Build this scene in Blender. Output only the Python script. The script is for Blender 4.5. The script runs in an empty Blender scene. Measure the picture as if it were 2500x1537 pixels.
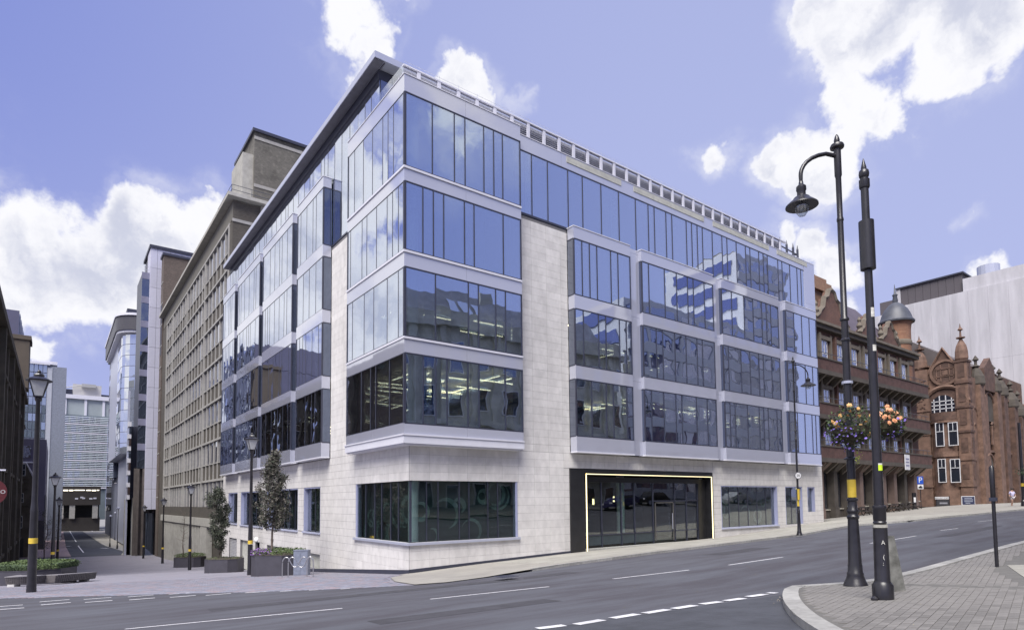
import bpy, bmesh, math, random
from mathutils import Vector, Matrix
from mathutils.geometry import delaunay_2d_cdt
import numpy as np
random.seed(7); rng = random.Random(11)
S = bpy.context.scene
COL = S.collection
PI = math.pi
R = math.radians

# ------------------------------------------------------------------ camera
F_, CX, CY, YAW, PIT, ROL = 1484.2, 1250., 1132.4, .9260, .0595, -.0099
CAM = Vector((-12.155, -24.0, 0.0))
fw = Vector((math.cos(PIT)*math.cos(YAW), math.cos(PIT)*math.sin(YAW), math.sin(PIT)))
_r = Vector((math.sin(YAW), -math.cos(YAW), 0)); _u = _r.cross(fw)
rt = _r*math.cos(ROL)+_u*math.sin(ROL); up = -_r*math.sin(ROL)+_u*math.cos(ROL)
cd = bpy.data.cameras.new('camera'); cam = bpy.data.objects.new('camera', cd); COL.objects.link(cam)
cd.sensor_width = 36; cd.lens = F_/2500*36; cd.shift_y = (CY-768.5)/2500; cd.clip_end = 3000; cd.clip_start = .1
mw = Matrix((rt, up, -fw)).transposed().to_4x4(); mw.translation = CAM; cam.matrix_world = mw
S.camera = cam

# ------------------------------------------------------------------ light
SUN_AZ, SUN_EL = R(216), R(56)          # azimuth from +X towards +Y
w = bpy.data.worlds.new('World'); S.world = w; w.use_nodes = True
nt = w.node_tree; nt.nodes.clear()
def N(t, ty, **k):
    n = t.nodes.new(ty)
    for a, b in k.items(): setattr(n, a, b)
    return n
def mth(t, op, a, b=None, c=None, clamp=False):
    n = N(t, 'ShaderNodeMath', operation=op, use_clamp=clamp)
    for i, v in enumerate((a, b, c)):
        if v is None: continue
        if hasattr(v, 'links') or hasattr(v, 'is_linked'): t.links.new(v, n.inputs[i])
        else: n.inputs[i].default_value = v
    return n.outputs[0]
def smooth(t, v, a, b):
    n = N(t, 'ShaderNodeMapRange', interpolation_type='SMOOTHSTEP')
    t.links.new(v, n.inputs[0]); n.inputs[1].default_value = a; n.inputs[2].default_value = b
    return n.outputs[0]
def mixc(t, f, a, b, bt='MIX'):
    n = N(t, 'ShaderNodeMix', data_type='RGBA', blend_type=bt)
    for i, v in ((0, f), (6, a), (7, b)):
        if hasattr(v, 'is_linked'): t.links.new(v, n.inputs[i])
        else: n.inputs[i].default_value = v if i == 0 else (*v, 1)[:4]
    return n.outputs[2]
def ray(x, y):                          # photograph pixel -> world direction
    return fw + rt*((x-CX)/F_) - up*((y-CY)/F_)
sky = N(nt, 'ShaderNodeTexSky', sky_type='NISHITA', sun_disc=False, sun_elevation=SUN_EL,
        sun_rotation=PI/2-SUN_AZ, altitude=100, air_density=1.0, dust_density=.6, ozone_density=2.2)
tc = N(nt, 'ShaderNodeTexCoord')
nz = N(nt, 'ShaderNodeTexNoise'); nz.inputs['Scale'].default_value = 4.2; nz.inputs['Detail'].default_value = 9; nz.inputs['Roughness'].default_value = .58
nt.links.new(tc.outputs['Generated'], nz.inputs['Vector'])
nz2 = N(nt, 'ShaderNodeTexNoise'); nz2.inputs['Scale'].default_value = 14; nz2.inputs['Detail'].default_value = 8; nz2.inputs['Roughness'].default_value = .62
nt.links.new(tc.outputs['Generated'], nz2.inputs['Vector'])
# cumulus banks: (direction, angular radius, weight); the first ones stand where the photograph shows them
banks = []
for x, y, r, wt in [(830, 60, 105, 1), (880, 110, 75, .9), (790, 95, 70, .7), (960, 30, 60, .7), (860, 175, 45, .55),
                (1135, 232, 72, 1), (1095, 215, 52, .9), (1235, 250, 45, .7), (1170, 265, 55, .8),
                (60, 640, 190, 1), (0, 560, 110, .8), (200, 660, 180, 1), (360, 570, 125, 1), (480, 585, 110, 1), (330, 650, 170, 1),
                (335, 520, 62, .8), (495, 530, 55, .8), (120, 520, 60, .45), (190, 540, 40, .5), (260, 720, 130, .8), (60, 840, 60, .8), (500, 660, 120, .9),
                (1760, 385, 58, .75), (2050, 90, 130, 1), (2150, 40, 150, 1), (2280, 70, 150, 1), (2400, 50, 140, 1), (2330, 140, 90, .8), (2460, 60, 90, .8),
                (2090, 240, 110, 1), (2160, 270, 85, 1), (2010, 400, 120, 1), (1900, 420, 80, .9), (2060, 330, 90, .9), (1960, 450, 80, .8),
                (2010, 20, 90, .9), (2040, 660, 90, .95), (1900, 590, 60, .85), (1980, 620, 80, .9), (2060, 760, 60, .6),
                (2440, 665, 60, .75), (2390, 520, 36, .42), (2350, 530, 30, .38), (20, 20, 40, .25), (290, 905, 50, .4)]:
    d = ray(x, y).normalized(); banks.append((d, r/F_*1.0*(1/ray(x, y).length), wt))
def azel(az, el): return Vector((math.cos(R(el))*math.cos(R(az)), math.cos(R(el))*math.sin(R(az)), math.sin(R(el))))
for az, el, r, wt in [(103, 9, .20, 1), (105, 19, .20, 1), (100, 26, .08, .9), (109, 33, .09, .9), (118, 14, .26, 1), (128, 24, .30, 1), (113, 26, .10, .95), (99, 17, .07, .7), (121, 42, .18, .9), (112, 41, .06, .7), (140, 33, .25, .9), (150, 50, .3, .8), (110, 55, .12, .5), (160, 18, .35, .9),
                  (-58, 33, .10, .55), (-50, 36, .13, .6), (-44, 33, .08, .5), (-120, 35, .35, .8), (-160, 45, .4, .8), (-100, 60, .3, .6), (175, 25, .3, .8), (-90, 20, .2, .7), (40, 75, .3, .6), (-20, 62, .2, .5)]:
    banks.append((azel(az, el), r, wt))
wz = N(nt, 'ShaderNodeTexNoise'); wz.inputs['Scale'].default_value = 5.5; wz.inputs['Detail'].default_value = 6; wz.inputs['Roughness'].default_value = .6
nt.links.new(tc.outputs['Generated'], wz.inputs['Vector'])
w1 = N(nt, 'ShaderNodeVectorMath', operation='SUBTRACT'); nt.links.new(wz.outputs['Color'], w1.inputs[0]); w1.inputs[1].default_value = (.5, .5, .5)
w2 = N(nt, 'ShaderNodeVectorMath', operation='SCALE'); nt.links.new(w1.outputs[0], w2.inputs[0]); w2.inputs['Scale'].default_value = .16
w3 = N(nt, 'ShaderNodeVectorMath', operation='ADD'); nt.links.new(w2.outputs[0], w3.inputs[0]); nt.links.new(tc.outputs['Generated'], w3.inputs[1])
acc = None
for d, r, wt in banks:
    vm = N(nt, 'ShaderNodeVectorMath', operation='DISTANCE'); nt.links.new(w3.outputs[0], vm.inputs[0]); vm.inputs[1].default_value = d
    v = mth(nt, 'MULTIPLY', smooth(nt, vm.outputs['Value'], r*1.45, 0.0), wt)
    acc = v if acc is None else mth(nt, 'MAXIMUM', acc, v)
n1 = mth(nt, 'MULTIPLY', mth(nt, 'SUBTRACT', nz.outputs[0], .5), 1.15)
n2 = mth(nt, 'MULTIPLY', mth(nt, 'SUBTRACT', nz2.outputs[0], .5), .95)
dens = mth(nt, 'ADD', acc, mth(nt, 'ADD', n1, n2))
cov = smooth(nt, dens, .38, .66)
cov = mth(nt, 'MULTIPLY', cov, smooth(nt, acc, .02, .12))
nz3 = N(nt, 'ShaderNodeTexNoise'); nz3.inputs['Scale'].default_value = 8.5; nz3.inputs['Detail'].default_value = 7; nz3.inputs['Roughness'].default_value = .55
nt.links.new(w3.outputs[0], nz3.inputs['Vector'])
wisp = mth(nt, 'MULTIPLY', mth(nt, 'MULTIPLY', smooth(nt, acc, .02, .45), smooth(nt, nz3.outputs[0], .38, .72)), .55)
cshade = mth(nt, 'MULTIPLY', smooth(nt, nz3.outputs[0], .43, .63), smooth(nt, dens, .5, 1.0))
cloudc = mixc(nt, cshade, (7.4, 7.4, 7.7), (4.7, 4.9, 5.9))
sp = N(nt, 'ShaderNodeSeparateXYZ'); nt.links.new(tc.outputs['Generated'], sp.inputs[0])
skc = mixc(nt, 1.0, sky.outputs[0], (1.5, 1.15, 1.1), 'MULTIPLY')
# blue deepens away from the bright quarter of the sky (low and to the east)
vd = N(nt, 'ShaderNodeVectorMath', operation='DOT_PRODUCT'); nt.links.new(tc.outputs['Generated'], vd.inputs[0])
vd.inputs[1].default_value = azel(10, 12)
bright = smooth(nt, vd.outputs['Value'], -.15, .95)
skc = mixc(nt, .8, skc, mixc(nt, bright, (1.50, 1.95, 5.5), (3.7, 4.1, 6.7)))
skc = mixc(nt, mth(nt, 'MULTIPLY', smooth(nt, sp.outputs[2], .60, 0.0), .75), skc, (3.4, 3.75, 6.0))
fin = mixc(nt, mth(nt, 'MAXIMUM', cov, wisp), skc, cloudc)
bg = N(nt, 'ShaderNodeBackground'); bg.inputs['Strength'].default_value = .106
out = N(nt, 'ShaderNodeOutputWorld'); nt.links.new(fin, bg.inputs[0]); nt.links.new(bg.outputs[0], out.inputs[0])
sl = bpy.data.lights.new('sun', 'SUN'); sl.energy = 5.0; sl.angle = R(40); sl.color = (1, .96, .9)
so = bpy.data.objects.new('sun', sl); COL.objects.link(so); so.rotation_euler = (PI/2-SUN_EL, 0, SUN_AZ+PI/2)
S.view_settings.view_transform = 'Standard'; S.view_settings.look = 'None'; S.view_settings.gamma = 1
S.view_settings.exposure = 0.32; S.view_settings.use_curve_mapping = False
try:
    S.cycles.max_bounces = 8; S.cycles.transparent_max_bounces = 12; S.cycles.sample_clamp_indirect = 6
except Exception: pass

# ------------------------------------------------------------------ geometry helpers
def hx(x, y, X):
    d = ray(x, y); return CAM + d*((X-CAM.x)/d.x)
def hy(x, y, Y):
    d = ray(x, y); return CAM + d*((Y-CAM.y)/d.y)
def H(X, Y):
    a = np.interp(X, [-60, .5, 10, 24, 38, 70, 120, 400], [-3.24, -3.24, -2.97, -2.72, -2.06, -1.1, -1.0, -1.0])
    b = float(np.interp(Y, [-60, -30, .5, 40, 80, 140, 400], [2.9, 2.3, 0, -3.06, -5.0, -6.2, -6.2]))
    if Y < .5: b *= float(np.interp(X, [30, 75], [1, .12]))
    k = min(max((Y+8)/13, 0), 1); k = k*k*(3-2*k)
    return float(a+b+.028*min(max(.5-X, 0), 16)*k)
def hh(x, y, off=0):                     # pixel -> point on the ground
    d = ray(x, y); t0 = 2.
    while t0 < 500:
        t1 = t0+.25 if t0 < 60 else t0+1.5
        p = CAM+d*t1
        if p.z < H(p.x, p.y)+off:
            a, b = t0, t1
            for _ in range(20):
                m = (a+b)/2; p = CAM+d*m
                if p.z < H(p.x, p.y)+off: b = m
                else: a = m
            return CAM+d*b
        t0 = t1
    return CAM+d*300
def at_depth(x, y, z):                   # pixel + distance along the view axis
    return CAM+ray(x, y)*z
def px(p):
    d = Vector(p)-CAM; k = max(d.dot(fw), .5)
    return (CX+F_*d.dot(rt)/k, CY-F_*d.dot(up)/k, k)

class MB:
    def __init__(s): s.v = []; s.f = []; s.m = []
    def add(s, vs, fs, mi=0):
        b = len(s.v); s.v += [tuple(v) for v in vs]
        for f in fs: s.f.append(tuple(b+i for i in f)); s.m.append(mi)
        return s
    def box(s, x0, x1, y0, y1, z0, z1, mi=0):
        if x0 > x1: x0, x1 = x1, x0
        if y0 > y1: y0, y1 = y1, y0
        if z0 > z1: z0, z1 = z1, z0
        return s.add([(x0,y0,z0),(x1,y0,z0),(x1,y1,z0),(x0,y1,z0),(x0,y0,z1),(x1,y0,z1),(x1,y1,z1),(x0,y1,z1)],
              [(0,3,2,1),(4,5,6,7),(0,1,5,4),(1,2,6,5),(2,3,7,6),(3,0,4,7)], mi)
    def prism(s, pts, z0, z1, mi=0, top=None):  # pts xy ccw; top optional other outline
        n = len(pts); t = top or pts
        return s.add([(p[0],p[1],z0) for p in pts]+[(p[0],p[1],z1) for p in t],
              [tuple(range(n))[::-1], tuple(range(n, 2*n))]+[(i,(i+1)%n,n+(i+1)%n,n+i) for i in range(n)], mi)
    def lathe(s, prof, n=20, c=(0,0,0), mi=0):   # prof: (r,z) upwards
        vs = []; fs = []
        for r, z in prof:
            for i in range(n):
                a = 2*PI*i/n; vs.append((c[0]+r*math.cos(a), c[1]+r*math.sin(a), c[2]+z))
        for k in range(len(prof)-1):
            for i in range(n):
                j = (i+1) % n; fs.append((k*n+i, k*n+j, (k+1)*n+j, (k+1)*n+i))
        fs.append(tuple(range(n))[::-1]); fs.append(tuple((len(prof)-1)*n+i for i in range(n)))
        return s.add(vs, fs, mi)
    def tube(s, pts, r, n=8, mi=0):
        pts = [Vector(p) for p in pts]; rs = r if isinstance(r, (list, tuple)) else [r]*len(pts)
        vs = []; fs = []; ref = Vector((0, 0, 1))
        for k, p in enumerate(pts):
            t = (pts[min(k+1, len(pts)-1)]-pts[max(k-1, 0)]).normalized()
            a = t.cross(ref)
            if a.length < .1: a = t.cross(Vector((1, 0, 0)))
            a.normalize(); b = t.cross(a)
            for i in range(n):
                q = 2*PI*i/n; vs.append(p+(a*math.cos(q)+b*math.sin(q))*rs[k])
        for k in range(len(pts)-1):
            for i in range(n):
                j = (i+1) % n; fs.append((k*n+i, (k+1)*n+i, (k+1)*n+j, k*n+j))
        fs.append(tuple(range(n))); fs.append(tuple((len(pts)-1)*n+i for i in range(n))[::-1])
        return s.add(vs, fs, mi)
def mesh(name, mb, mats, smooth=False):
    me = bpy.data.meshes.new(name); me.from_pydata(mb.v, [], mb.f)
    for m in (mats if isinstance(mats, (list, tuple)) else [mats]): me.materials.append(m)
    if any(mb.m): me.polygons.foreach_set('material_index', mb.m)
    if smooth:
        me.polygons.foreach_set('use_smooth', [True]*len(me.polygons))
        try: me.set_sharp_from_angle(angle=R(38))
        except Exception: pass
    me.update(); return me
def link(name, me, parent=None, loc=None, kind=None):
    o = bpy.data.objects.new(name, me); COL.objects.link(o)
    if loc is not None: o.location = loc
    if parent is not None:
        o.parent = parent
    if kind: o['kind'] = kind
    return o
def obj(name, mb, mats, parent=None, smooth=False, kind=None, loc=None):
    o = link(name, mesh(name, mb, mats, smooth), None, loc, kind)
    if parent is not None:
        o.parent = parent
        if 'w' in parent: o.matrix_parent_inverse = Matrix.Translation(-parent.location)
    return o
def thing(name, label, cat, loc=(0,0,0), group=None, rz=0, world=False):
    o = bpy.data.objects.new(name, None); COL.objects.link(o); o.location = loc; o.rotation_euler.z = rz
    o.empty_display_size = .3; o['label'] = label; o['category'] = cat
    if group: o['group'] = group
    if world: o['w'] = 1           # its parts are written in world coordinates
    return o
def tag(o, label, cat, group=None):
    o['label'] = label; o['category'] = cat
    if group: o['group'] = group
    return o
def dup(o, parent=None):
    c = o.copy(); COL.objects.link(c)
    if parent is not None: c.parent = parent
    for ch in o.children: dup(ch, c)
    return c
_bc = {}
def block(name, b, mat, parent, jit=0):   # one rectangular piece b=(x0,x1,y0,y1,z0,z1); meshes shared between alike pieces
    dx, dy, dz = abs(b[1]-b[0]), abs(b[3]-b[2]), abs(b[5]-b[4])
    k = (name, round(dx, 2), round(dy, 2), round(dz, 2), mat.name)
    if k not in _bc:
        _bc[k] = mesh(name, MB().box(-k[1]/2, k[1]/2, -k[2]/2, k[2]/2, -k[3]/2, k[3]/2), mat)
    o = bpy.data.objects.new(name, _bc[k]); COL.objects.link(o)
    o.location = ((b[0]+b[1])/2, (b[2]+b[3])/2, (b[4]+b[5])/2)
    if parent is not None:
        o.parent = parent
        if 'w' in parent: o.matrix_parent_inverse = Matrix.Translation(-parent.location)
    return o
def pieces(name, boxes, mat, parent, limit=300, stuff=None, single=True):
    """boxes as single pieces; those past the limit that show smallest join into one part"""
    def area(b):
        p = [px((b[i], b[2+j], b[4+k])) for i in (0, 1) for j in (0, 1) for k in (0, 1)]
        return (max(q[0] for q in p)-min(q[0] for q in p))*(max(q[1] for q in p)-min(q[1] for q in p))
    bs = sorted(boxes, key=area, reverse=True)
    for b in bs[:limit]: block(name, b, mat, parent)
    if bs[limit:]:
        mb = MB()
        for b in bs[limit:]: mb.box(*b)
        obj(stuff or name+'s', mb, mat, parent, kind='stuff')
def rects_minus(rects, holes, eps=.04):
    for h in holes:
        nr = []
        for r in rects:
            u0, u1, v0, v1 = r; a, b, c, d = h
            if a >= u1 or b <= u0 or c >= v1 or d <= v0: nr.append(r); continue
            if c > v0: nr.append((u0, u1, v0, c))
            if d < v1: nr.append((u0, u1, d, v1))
            lo, hi = max(v0, c), min(v1, d)
            if a > u0: nr.append((u0, a, lo, hi))
            if b < u1: nr.append((b, u1, lo, hi))
        rects = [r for r in nr if r[1]-r[0] > eps and r[3]-r[2] > eps]
    return rects

# ------------------------------------------------------------------ materials
_mc = {}
def base_mat(name):
    m = bpy.data.materials.new(name); m.use_nodes = True
    t = m.node_tree; return m, t, t.nodes['Principled BSDF']
def mat(name, col, rough=.7, var=.12, scale=3., metal=0., rnd=0., bump=0., stain=0., spec=.5, coords='Object', stretch=None, col2=None, hue=None):
    if name in _mc: return _mc[name]
    m, t, p = base_mat(name)
    tcn = N(t, 'ShaderNodeTexCoord'); 
    if coords == 'World':
        g = N(t, 'ShaderNodeNewGeometry'); vec = g.outputs['Position']
    else: vec = tcn.outputs['Object']
    if stretch:
        mp = N(t, 'ShaderNodeMapping'); mp.inputs['Scale'].default_value = stretch; t.links.new(vec, mp.inputs[0]); vec = mp.outputs[0]
    n = N(t, 'ShaderNodeTexNoise'); n.inputs['Scale'].default_value = scale; n.inputs['Detail'].default_value = 7; n.inputs['Roughness'].default_value = .6
    t.links.new(vec, n.inputs['Vector'])
    v = smooth(t, n.outputs[0], .3, .7)
    a = tuple(c*(1-var) for c in col); b = tuple(min(1, c*(1+var)) for c in (col2 or col))
    c = mixc(t, v, a, b)
    if stain:
        n3 = N(t, 'ShaderNodeTexNoise'); n3.inputs['Scale'].default_value = scale*.18; n3.inputs['Detail'].default_value = 5
        t.links.new(vec, n3.inputs['Vector'])
        c = mixc(t, mth(t, 'MULTIPLY', smooth(t, n3.outputs[0], .48, .72), stain), c, tuple(x*.45 for x in col))
    if rnd:
        oi = N(t, 'ShaderNodeObjectInfo'); f = mth(t, 'MULTIPLY_ADD', oi.outputs['Random'], 2*rnd, 1-rnd)
        cmb = N(t, 'ShaderNodeCombineXYZ')
        for i in range(3): t.links.new(f, cmb.inputs[i])
        c = mixc(t, 1.0, c, cmb.outputs[0], 'MULTIPLY')
    t.links.new(c, p.inputs['Base Color'])
    p.inputs['Roughness'].default_value = rough; p.inputs['Metallic'].default_value = metal
    p.inputs['Specular IOR Level'].default_value = spec
    if bump:
        bn = N(t, 'ShaderNodeBump'); bn.inputs['Strength'].default_value = bump; bn.inputs['Distance'].default_value = .02
        n4 = N(t, 'ShaderNodeTexNoise'); n4.inputs['Scale'].default_value = scale*6; n4.inputs['Detail'].default_value = 5
        t.links.new(vec, n4.inputs['Vector']); t.links.new(n4.outputs[0], bn.inputs['Height']); t.links.new(bn.outputs[0], p.inputs['Normal'])
    _mc[name] = m; return m
def glassmat(name, tint=(.5, .56, .6), r0=.25, k=.72, pw=2.2, warp=.012, refl=(1, 1, 1), rough=0.0, rnd=.006, wscale=.9, back=None):
    """coated pane: see-through tint plus a mirror share that grows towards grazing; slightly wavy, each pane set a little differently"""
    m = bpy.data.materials.new(name); m.use_nodes = True; t = m.node_tree; t.nodes.clear()
    g = N(t, 'ShaderNodeNewGeometry'); oi = N(t, 'ShaderNodeObjectInfo')
    n = N(t, 'ShaderNodeTexNoise'); n.inputs['Scale'].default_value = wscale; n.inputs['Detail'].default_value = 1.5
    sc = N(t, 'ShaderNodeVectorMath', operation='ADD'); t.links.new(g.outputs['Position'], sc.inputs[0])
    sx = N(t, 'ShaderNodeVectorMath', operation='SCALE'); cb = N(t, 'ShaderNodeCombineXYZ')
    for i in range(3): t.links.new(oi.outputs['Random'], cb.inputs[i])
    t.links.new(cb.outputs[0], sx.inputs[0]); sx.inputs['Scale'].default_value = 37.; t.links.new(sx.outputs[0], sc.inputs[1])
    t.links.new(sc.outputs[0], n.inputs['Vector'])
    a = N(t, 'ShaderNodeVectorMath', operation='SUBTRACT'); t.links.new(n.outputs['Color'], a.inputs[0]); a.inputs[1].default_value = (.5, .5, .5)
    b = N(t, 'ShaderNodeVectorMath', operation='SCALE'); t.links.new(a.outputs[0], b.inputs[0]); b.inputs['Scale'].default_value = warp*2
    wn = N(t, 'ShaderNodeTexWhiteNoise', noise_dimensions='1D'); t.links.new(oi.outputs['Random'], wn.inputs['W'])
    a2 = N(t, 'ShaderNodeVectorMath', operation='SUBTRACT'); t.links.new(wn.outputs['Color'], a2.inputs[0]); a2.inputs[1].default_value = (.5, .5, .5)
    b2 = N(t, 'ShaderNodeVectorMath', operation='SCALE'); t.links.new(a2.outputs[0], b2.inputs[0]); b2.inputs['Scale'].default_value = rnd*2
    s1 = N(t, 'ShaderNodeVectorMath', operation='ADD'); t.links.new(b.outputs[0], s1.inputs[0]); t.links.new(b2.outputs[0], s1.inputs[1])
    s2 = N(t, 'ShaderNodeVectorMath', operation='ADD'); t.links.new(s1.outputs[0], s2.inputs[0]); t.links.new(g.outputs['Normal'], s2.inputs[1])
    nm = N(t, 'ShaderNodeVectorMath', operation='NORMALIZE'); t.links.new(s2.outputs[0], nm.inputs[0])
    lw = N(t, 'ShaderNodeLayerWeight'); lw.inputs['Blend'].default_value = .5
    fac = mth(t, 'MULTIPLY_ADD', mth(t, 'POWER', lw.outputs['Facing'], pw), k, r0, clamp=True)
    gl = N(t, 'ShaderNodeBsdfGlossy'); gl.inputs['Roughness'].default_value = rough; t.links.new(mixc(t, mth(t, 'POWER', lw.outputs['Facing'], .8), refl, (.95, .96, 1.0)), gl.inputs['Color'])
    t.links.new(nm.outputs[0], gl.inputs['Normal'])
    if back is None:
        tr = N(t, 'ShaderNodeBsdfTransparent'); tr.inputs[0].default_value = (*tint, 1)
    else:
        tr = N(t, 'ShaderNodeBsdfDiffuse'); tr.inputs[0].default_value = (*back, 1)
    mx = N(t, 'ShaderNodeMixShader'); t.links.new(fac, mx.inputs[0]); t.links.new(tr.outputs[0], mx.inputs[1]); t.links.new(gl.outputs[0], mx.inputs[2])
    o = N(t, 'ShaderNodeOutputMaterial'); t.links.new(mx.outputs[0], o.inputs[0])
    _mc[name] = m; return m
def emit(name, col, s):
    if name in _mc: return _mc[name]
    m, t, p = base_mat(name); p.inputs['Base Color'].default_value = (*col, 1)
    p.inputs['Emission Color'].default_value = (*col, 1); p.inputs['Emission Strength'].default_value = s
    _mc[name] = m; return m
def brickmat(name, c1, c2, mortar, sw=.215, sh=.075, axis='X', var=.4, stain=.3):
    """brick courses too fine to build at this distance; colour and shallow relief only"""
    if name in _mc: return _mc[name]
    m, t, p = base_mat(name)
    g = N(t, 'ShaderNodeNewGeometry'); s_ = N(t, 'ShaderNodeSeparateXYZ'); t.links.new(g.outputs['Position'], s_.inputs[0])
    cb = N(t, 'ShaderNodeCombineXYZ'); t.links.new(mth(t, 'ADD', s_.outputs[0], s_.outputs[1]), cb.inputs[0]); t.links.new(s_.outputs[2], cb.inputs[1])
    b = N(t, 'ShaderNodeTexBrick'); b.inputs['Scale'].default_value = 1; b.inputs['Brick Width'].default_value = sw; b.inputs['Row Height'].default_value = sh
    b.inputs['Mortar Size'].default_value = .006; b.inputs['Color1'].default_value = (*c1, 1); b.inputs['Color2'].default_value = (*c2, 1); b.inputs['Mortar'].default_value = (*mortar, 1)
    t.links.new(cb.outputs[0], b.inputs['Vector'])
    n = N(t, 'ShaderNodeTexNoise'); n.inputs['Scale'].default_value = .6; n.inputs['Detail'].default_value = 6; t.links.new(g.outputs['Position'], n.inputs['Vector'])
    c = mixc(t, mth(t, 'MULTIPLY', smooth(t, n.outputs[0], .45, .72), stain), b.outputs['Color'], tuple(x*.4 for x in c1))
    n2 = N(t, 'ShaderNodeTexNoise'); n2.inputs['Scale'].default_value = 2.2; n2.inputs['Detail'].default_value = 7; t.links.new(g.outputs['Position'], n2.inputs['Vector'])
    c = mixc(t, mth(t, 'MULTIPLY', smooth(t, n2.outputs[0], .5, .7), stain*.7), c, tuple(min(1, x*1.6) for x in c2))
    t.links.new(c, p.inputs['Base Color']); p.inputs['Roughness'].default_value = .85
    _mc[name] = m; return m
stone = mat('pale_stone', (.62, .60, .58), .75, .08, 3, rnd=.055, stain=.18, bump=.15, coords='World', stretch=(1, 1, .6))
joint = mat('joint_grey', (.17, .165, .17), .9)
spand = glassmat('spandrel_enamel', r0=.12, k=.85, pw=1.8, warp=.004, rnd=.002, back=(.40, .41, .49), rough=.04)
metal_l = mat('pale_aluminium', (.44, .46, .56), .35, .03, 2, metal=.25)
metal_w = mat('white_aluminium', (.62, .62, .68), .4, .03, 2)
metal_d = mat('dark_anodised', (.035, .038, .06), .4, .1, 2)
glass = glassmat('facade_glass', (.70, .76, .76), r0=.48, k=.52, pw=1.3, warp=.009, refl=(.66, .79, 1.0))
glass_g = glassmat('ground_glass', (.66, .73, .72), r0=.10, k=.75, pw=2.3, warp=.006)
glass_b = glassmat('dark_reflecting_glass', r0=.24, k=.72, pw=2.0, warp=.012, back=(.02, .025, .035), refl=(.6, .7, .97), rnd=.012)
black = mat('black_portal', (.018, .018, .02), .35, .2, 2)
concrete = mat('weathered_concrete', (.36, .35, .32), .85, .12, 2, stain=.35, coords='World', bump=.2)
# ================================================================== GROUND
asph = mat('asphalt', (.068, .064, .077), .88, .2, 1.3, stain=.35, coords='World', bump=.6, stretch=(.22, 1, 1), col2=(.070, .073, .086))
asph2 = mat('asphalt_side', (.048, .051, .062), .9, .2, 1.4, stain=.3, coords='World', bump=.5)
def paving_mat(name, c1, c2, mortar, bw, rh, off=.5, stain=.3):
    m, t, p = base_mat(name)
    g = N(t, 'ShaderNodeNewGeometry')
    b = N(t, 'ShaderNodeTexBrick'); b.offset = off; b.inputs['Scale'].default_value = 1; b.inputs['Brick Width'].default_value = bw; b.inputs['Row Height'].default_value = rh
    b.inputs['Mortar Size'].default_value = .008; b.inputs['Color1'].default_value = (*c1, 1); b.inputs['Color2'].default_value = (*c2, 1); b.inputs['Mortar'].default_value = (*mortar, 1)
    t.links.new(g.outputs['Position'], b.inputs['Vector'])
    n = N(t, 'ShaderNodeTexNoise'); n.inputs['Scale'].default_value = .5; n.inputs['Detail'].default_value = 7; t.links.new(g.outputs['Position'], n.inputs['Vector'])
    c = mixc(t, mth(t, 'MULTIPLY', smooth(t, n.outputs[0], .42, .7), stain), b.outputs['Color'], tuple(x*.55 for x in c1))
    t.links.new(c, p.inputs['Base Color']); p.inputs['Roughness'].default_value = .85
    _mc[name] = m; return m
plaza_m = paving_mat('plaza_setts', (.215, .218, .262), (.235, .212, .24), (.125, .124, .148), .3, .15)
flag_m = paving_mat('flagstones', (.30, .285, .25), (.27, .255, .23), (.17, .16, .145), .9, .6)
slab_m = mat('pale_slab', (.30, .29, .255), .85, .07, 3, rnd=.10, stain=.3)
sett_m = mat('grey_sett', (.215, .22, .265), .85, .08, 5, rnd=.16, stain=.15)
sett_p = mat('pink_sett', (.25, .208, .228), .85, .08, 5, rnd=.16, stain=.15)
brick_p = mat('paving_brick_grey', (.160, .152, .143), .88, .1, 6, rnd=.17, stain=.25)
kerb_m = mat('kerb_granite', (.30, .295, .28), .8, .14, 8, rnd=.12, stain=.3)
paint = mat('road_paint', (.62, .62, .64), .7, .12, 9, stain=.45, coords='World')
terrain_m = mat('terrain_grey', (.2, .195, .19), .9, .1, .3, coords='World')

def patch(name, poly, off, m, step=1.0, kind='structure', parent=None):
    """ground sheet cut to an outline and laid over the slope"""
    poly = [Vector(p[:2]) for p in poly]
    if sum(poly[i].x*poly[(i+1) % len(poly)].y-poly[(i+1) % len(poly)].x*poly[i].y for i in range(len(poly))) < 0: poly = poly[::-1]
    P = []
    for i, a in enumerate(poly):
        b = poly[(i+1) % len(poly)]; n = max(1, int((b-a).length/step))
        P += [a.lerp(b, k/n) for k in range(n)]
    def inside(x, y):
        c = False; j = len(P)-1
        for i in range(len(P)):
            if (P[i].y > y) != (P[j].y > y) and x < (P[j].x-P[i].x)*(y-P[i].y)/(P[j].y-P[i].y)+P[i].x: c = not c
            j = i
        return c
    x0, x1 = min(p.x for p in P), max(p.x for p in P); y0, y1 = min(p.y for p in P), max(p.y for p in P)
    pts = list(P)
    for i in range(int((x1-x0)/step)+1):
        for j in range(int((y1-y0)/step)+1):
            x, y = x0+(i+.5)*step, y0+(j+.5)*step
            if inside(x, y) and min((x-p.x)**2+(y-p.y)**2 for p in P[::1]) > (.35*step)**2: pts.append(Vector((x, y)))
    n = len(P)
    vs, es, fs, *_ = delaunay_2d_cdt(pts, [(i, (i+1) % n) for i in range(n)], [], 0, 1e-4)
    mb = MB(); F = []
    for f in fs:
        cx = sum(vs[i].x for i in f)/len(f); cy = sum(vs[i].y for i in f)/len(f)
        if inside(cx, cy): F.append(tuple(f))
    mb.add([(v.x, v.y, H(v.x, v.y)+(off(v.x, v.y) if callable(off) else off)) for v in vs], F)
    me = mesh(name, mb, m, True)
    o = link(name, me, parent, kind=kind); return o
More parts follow.
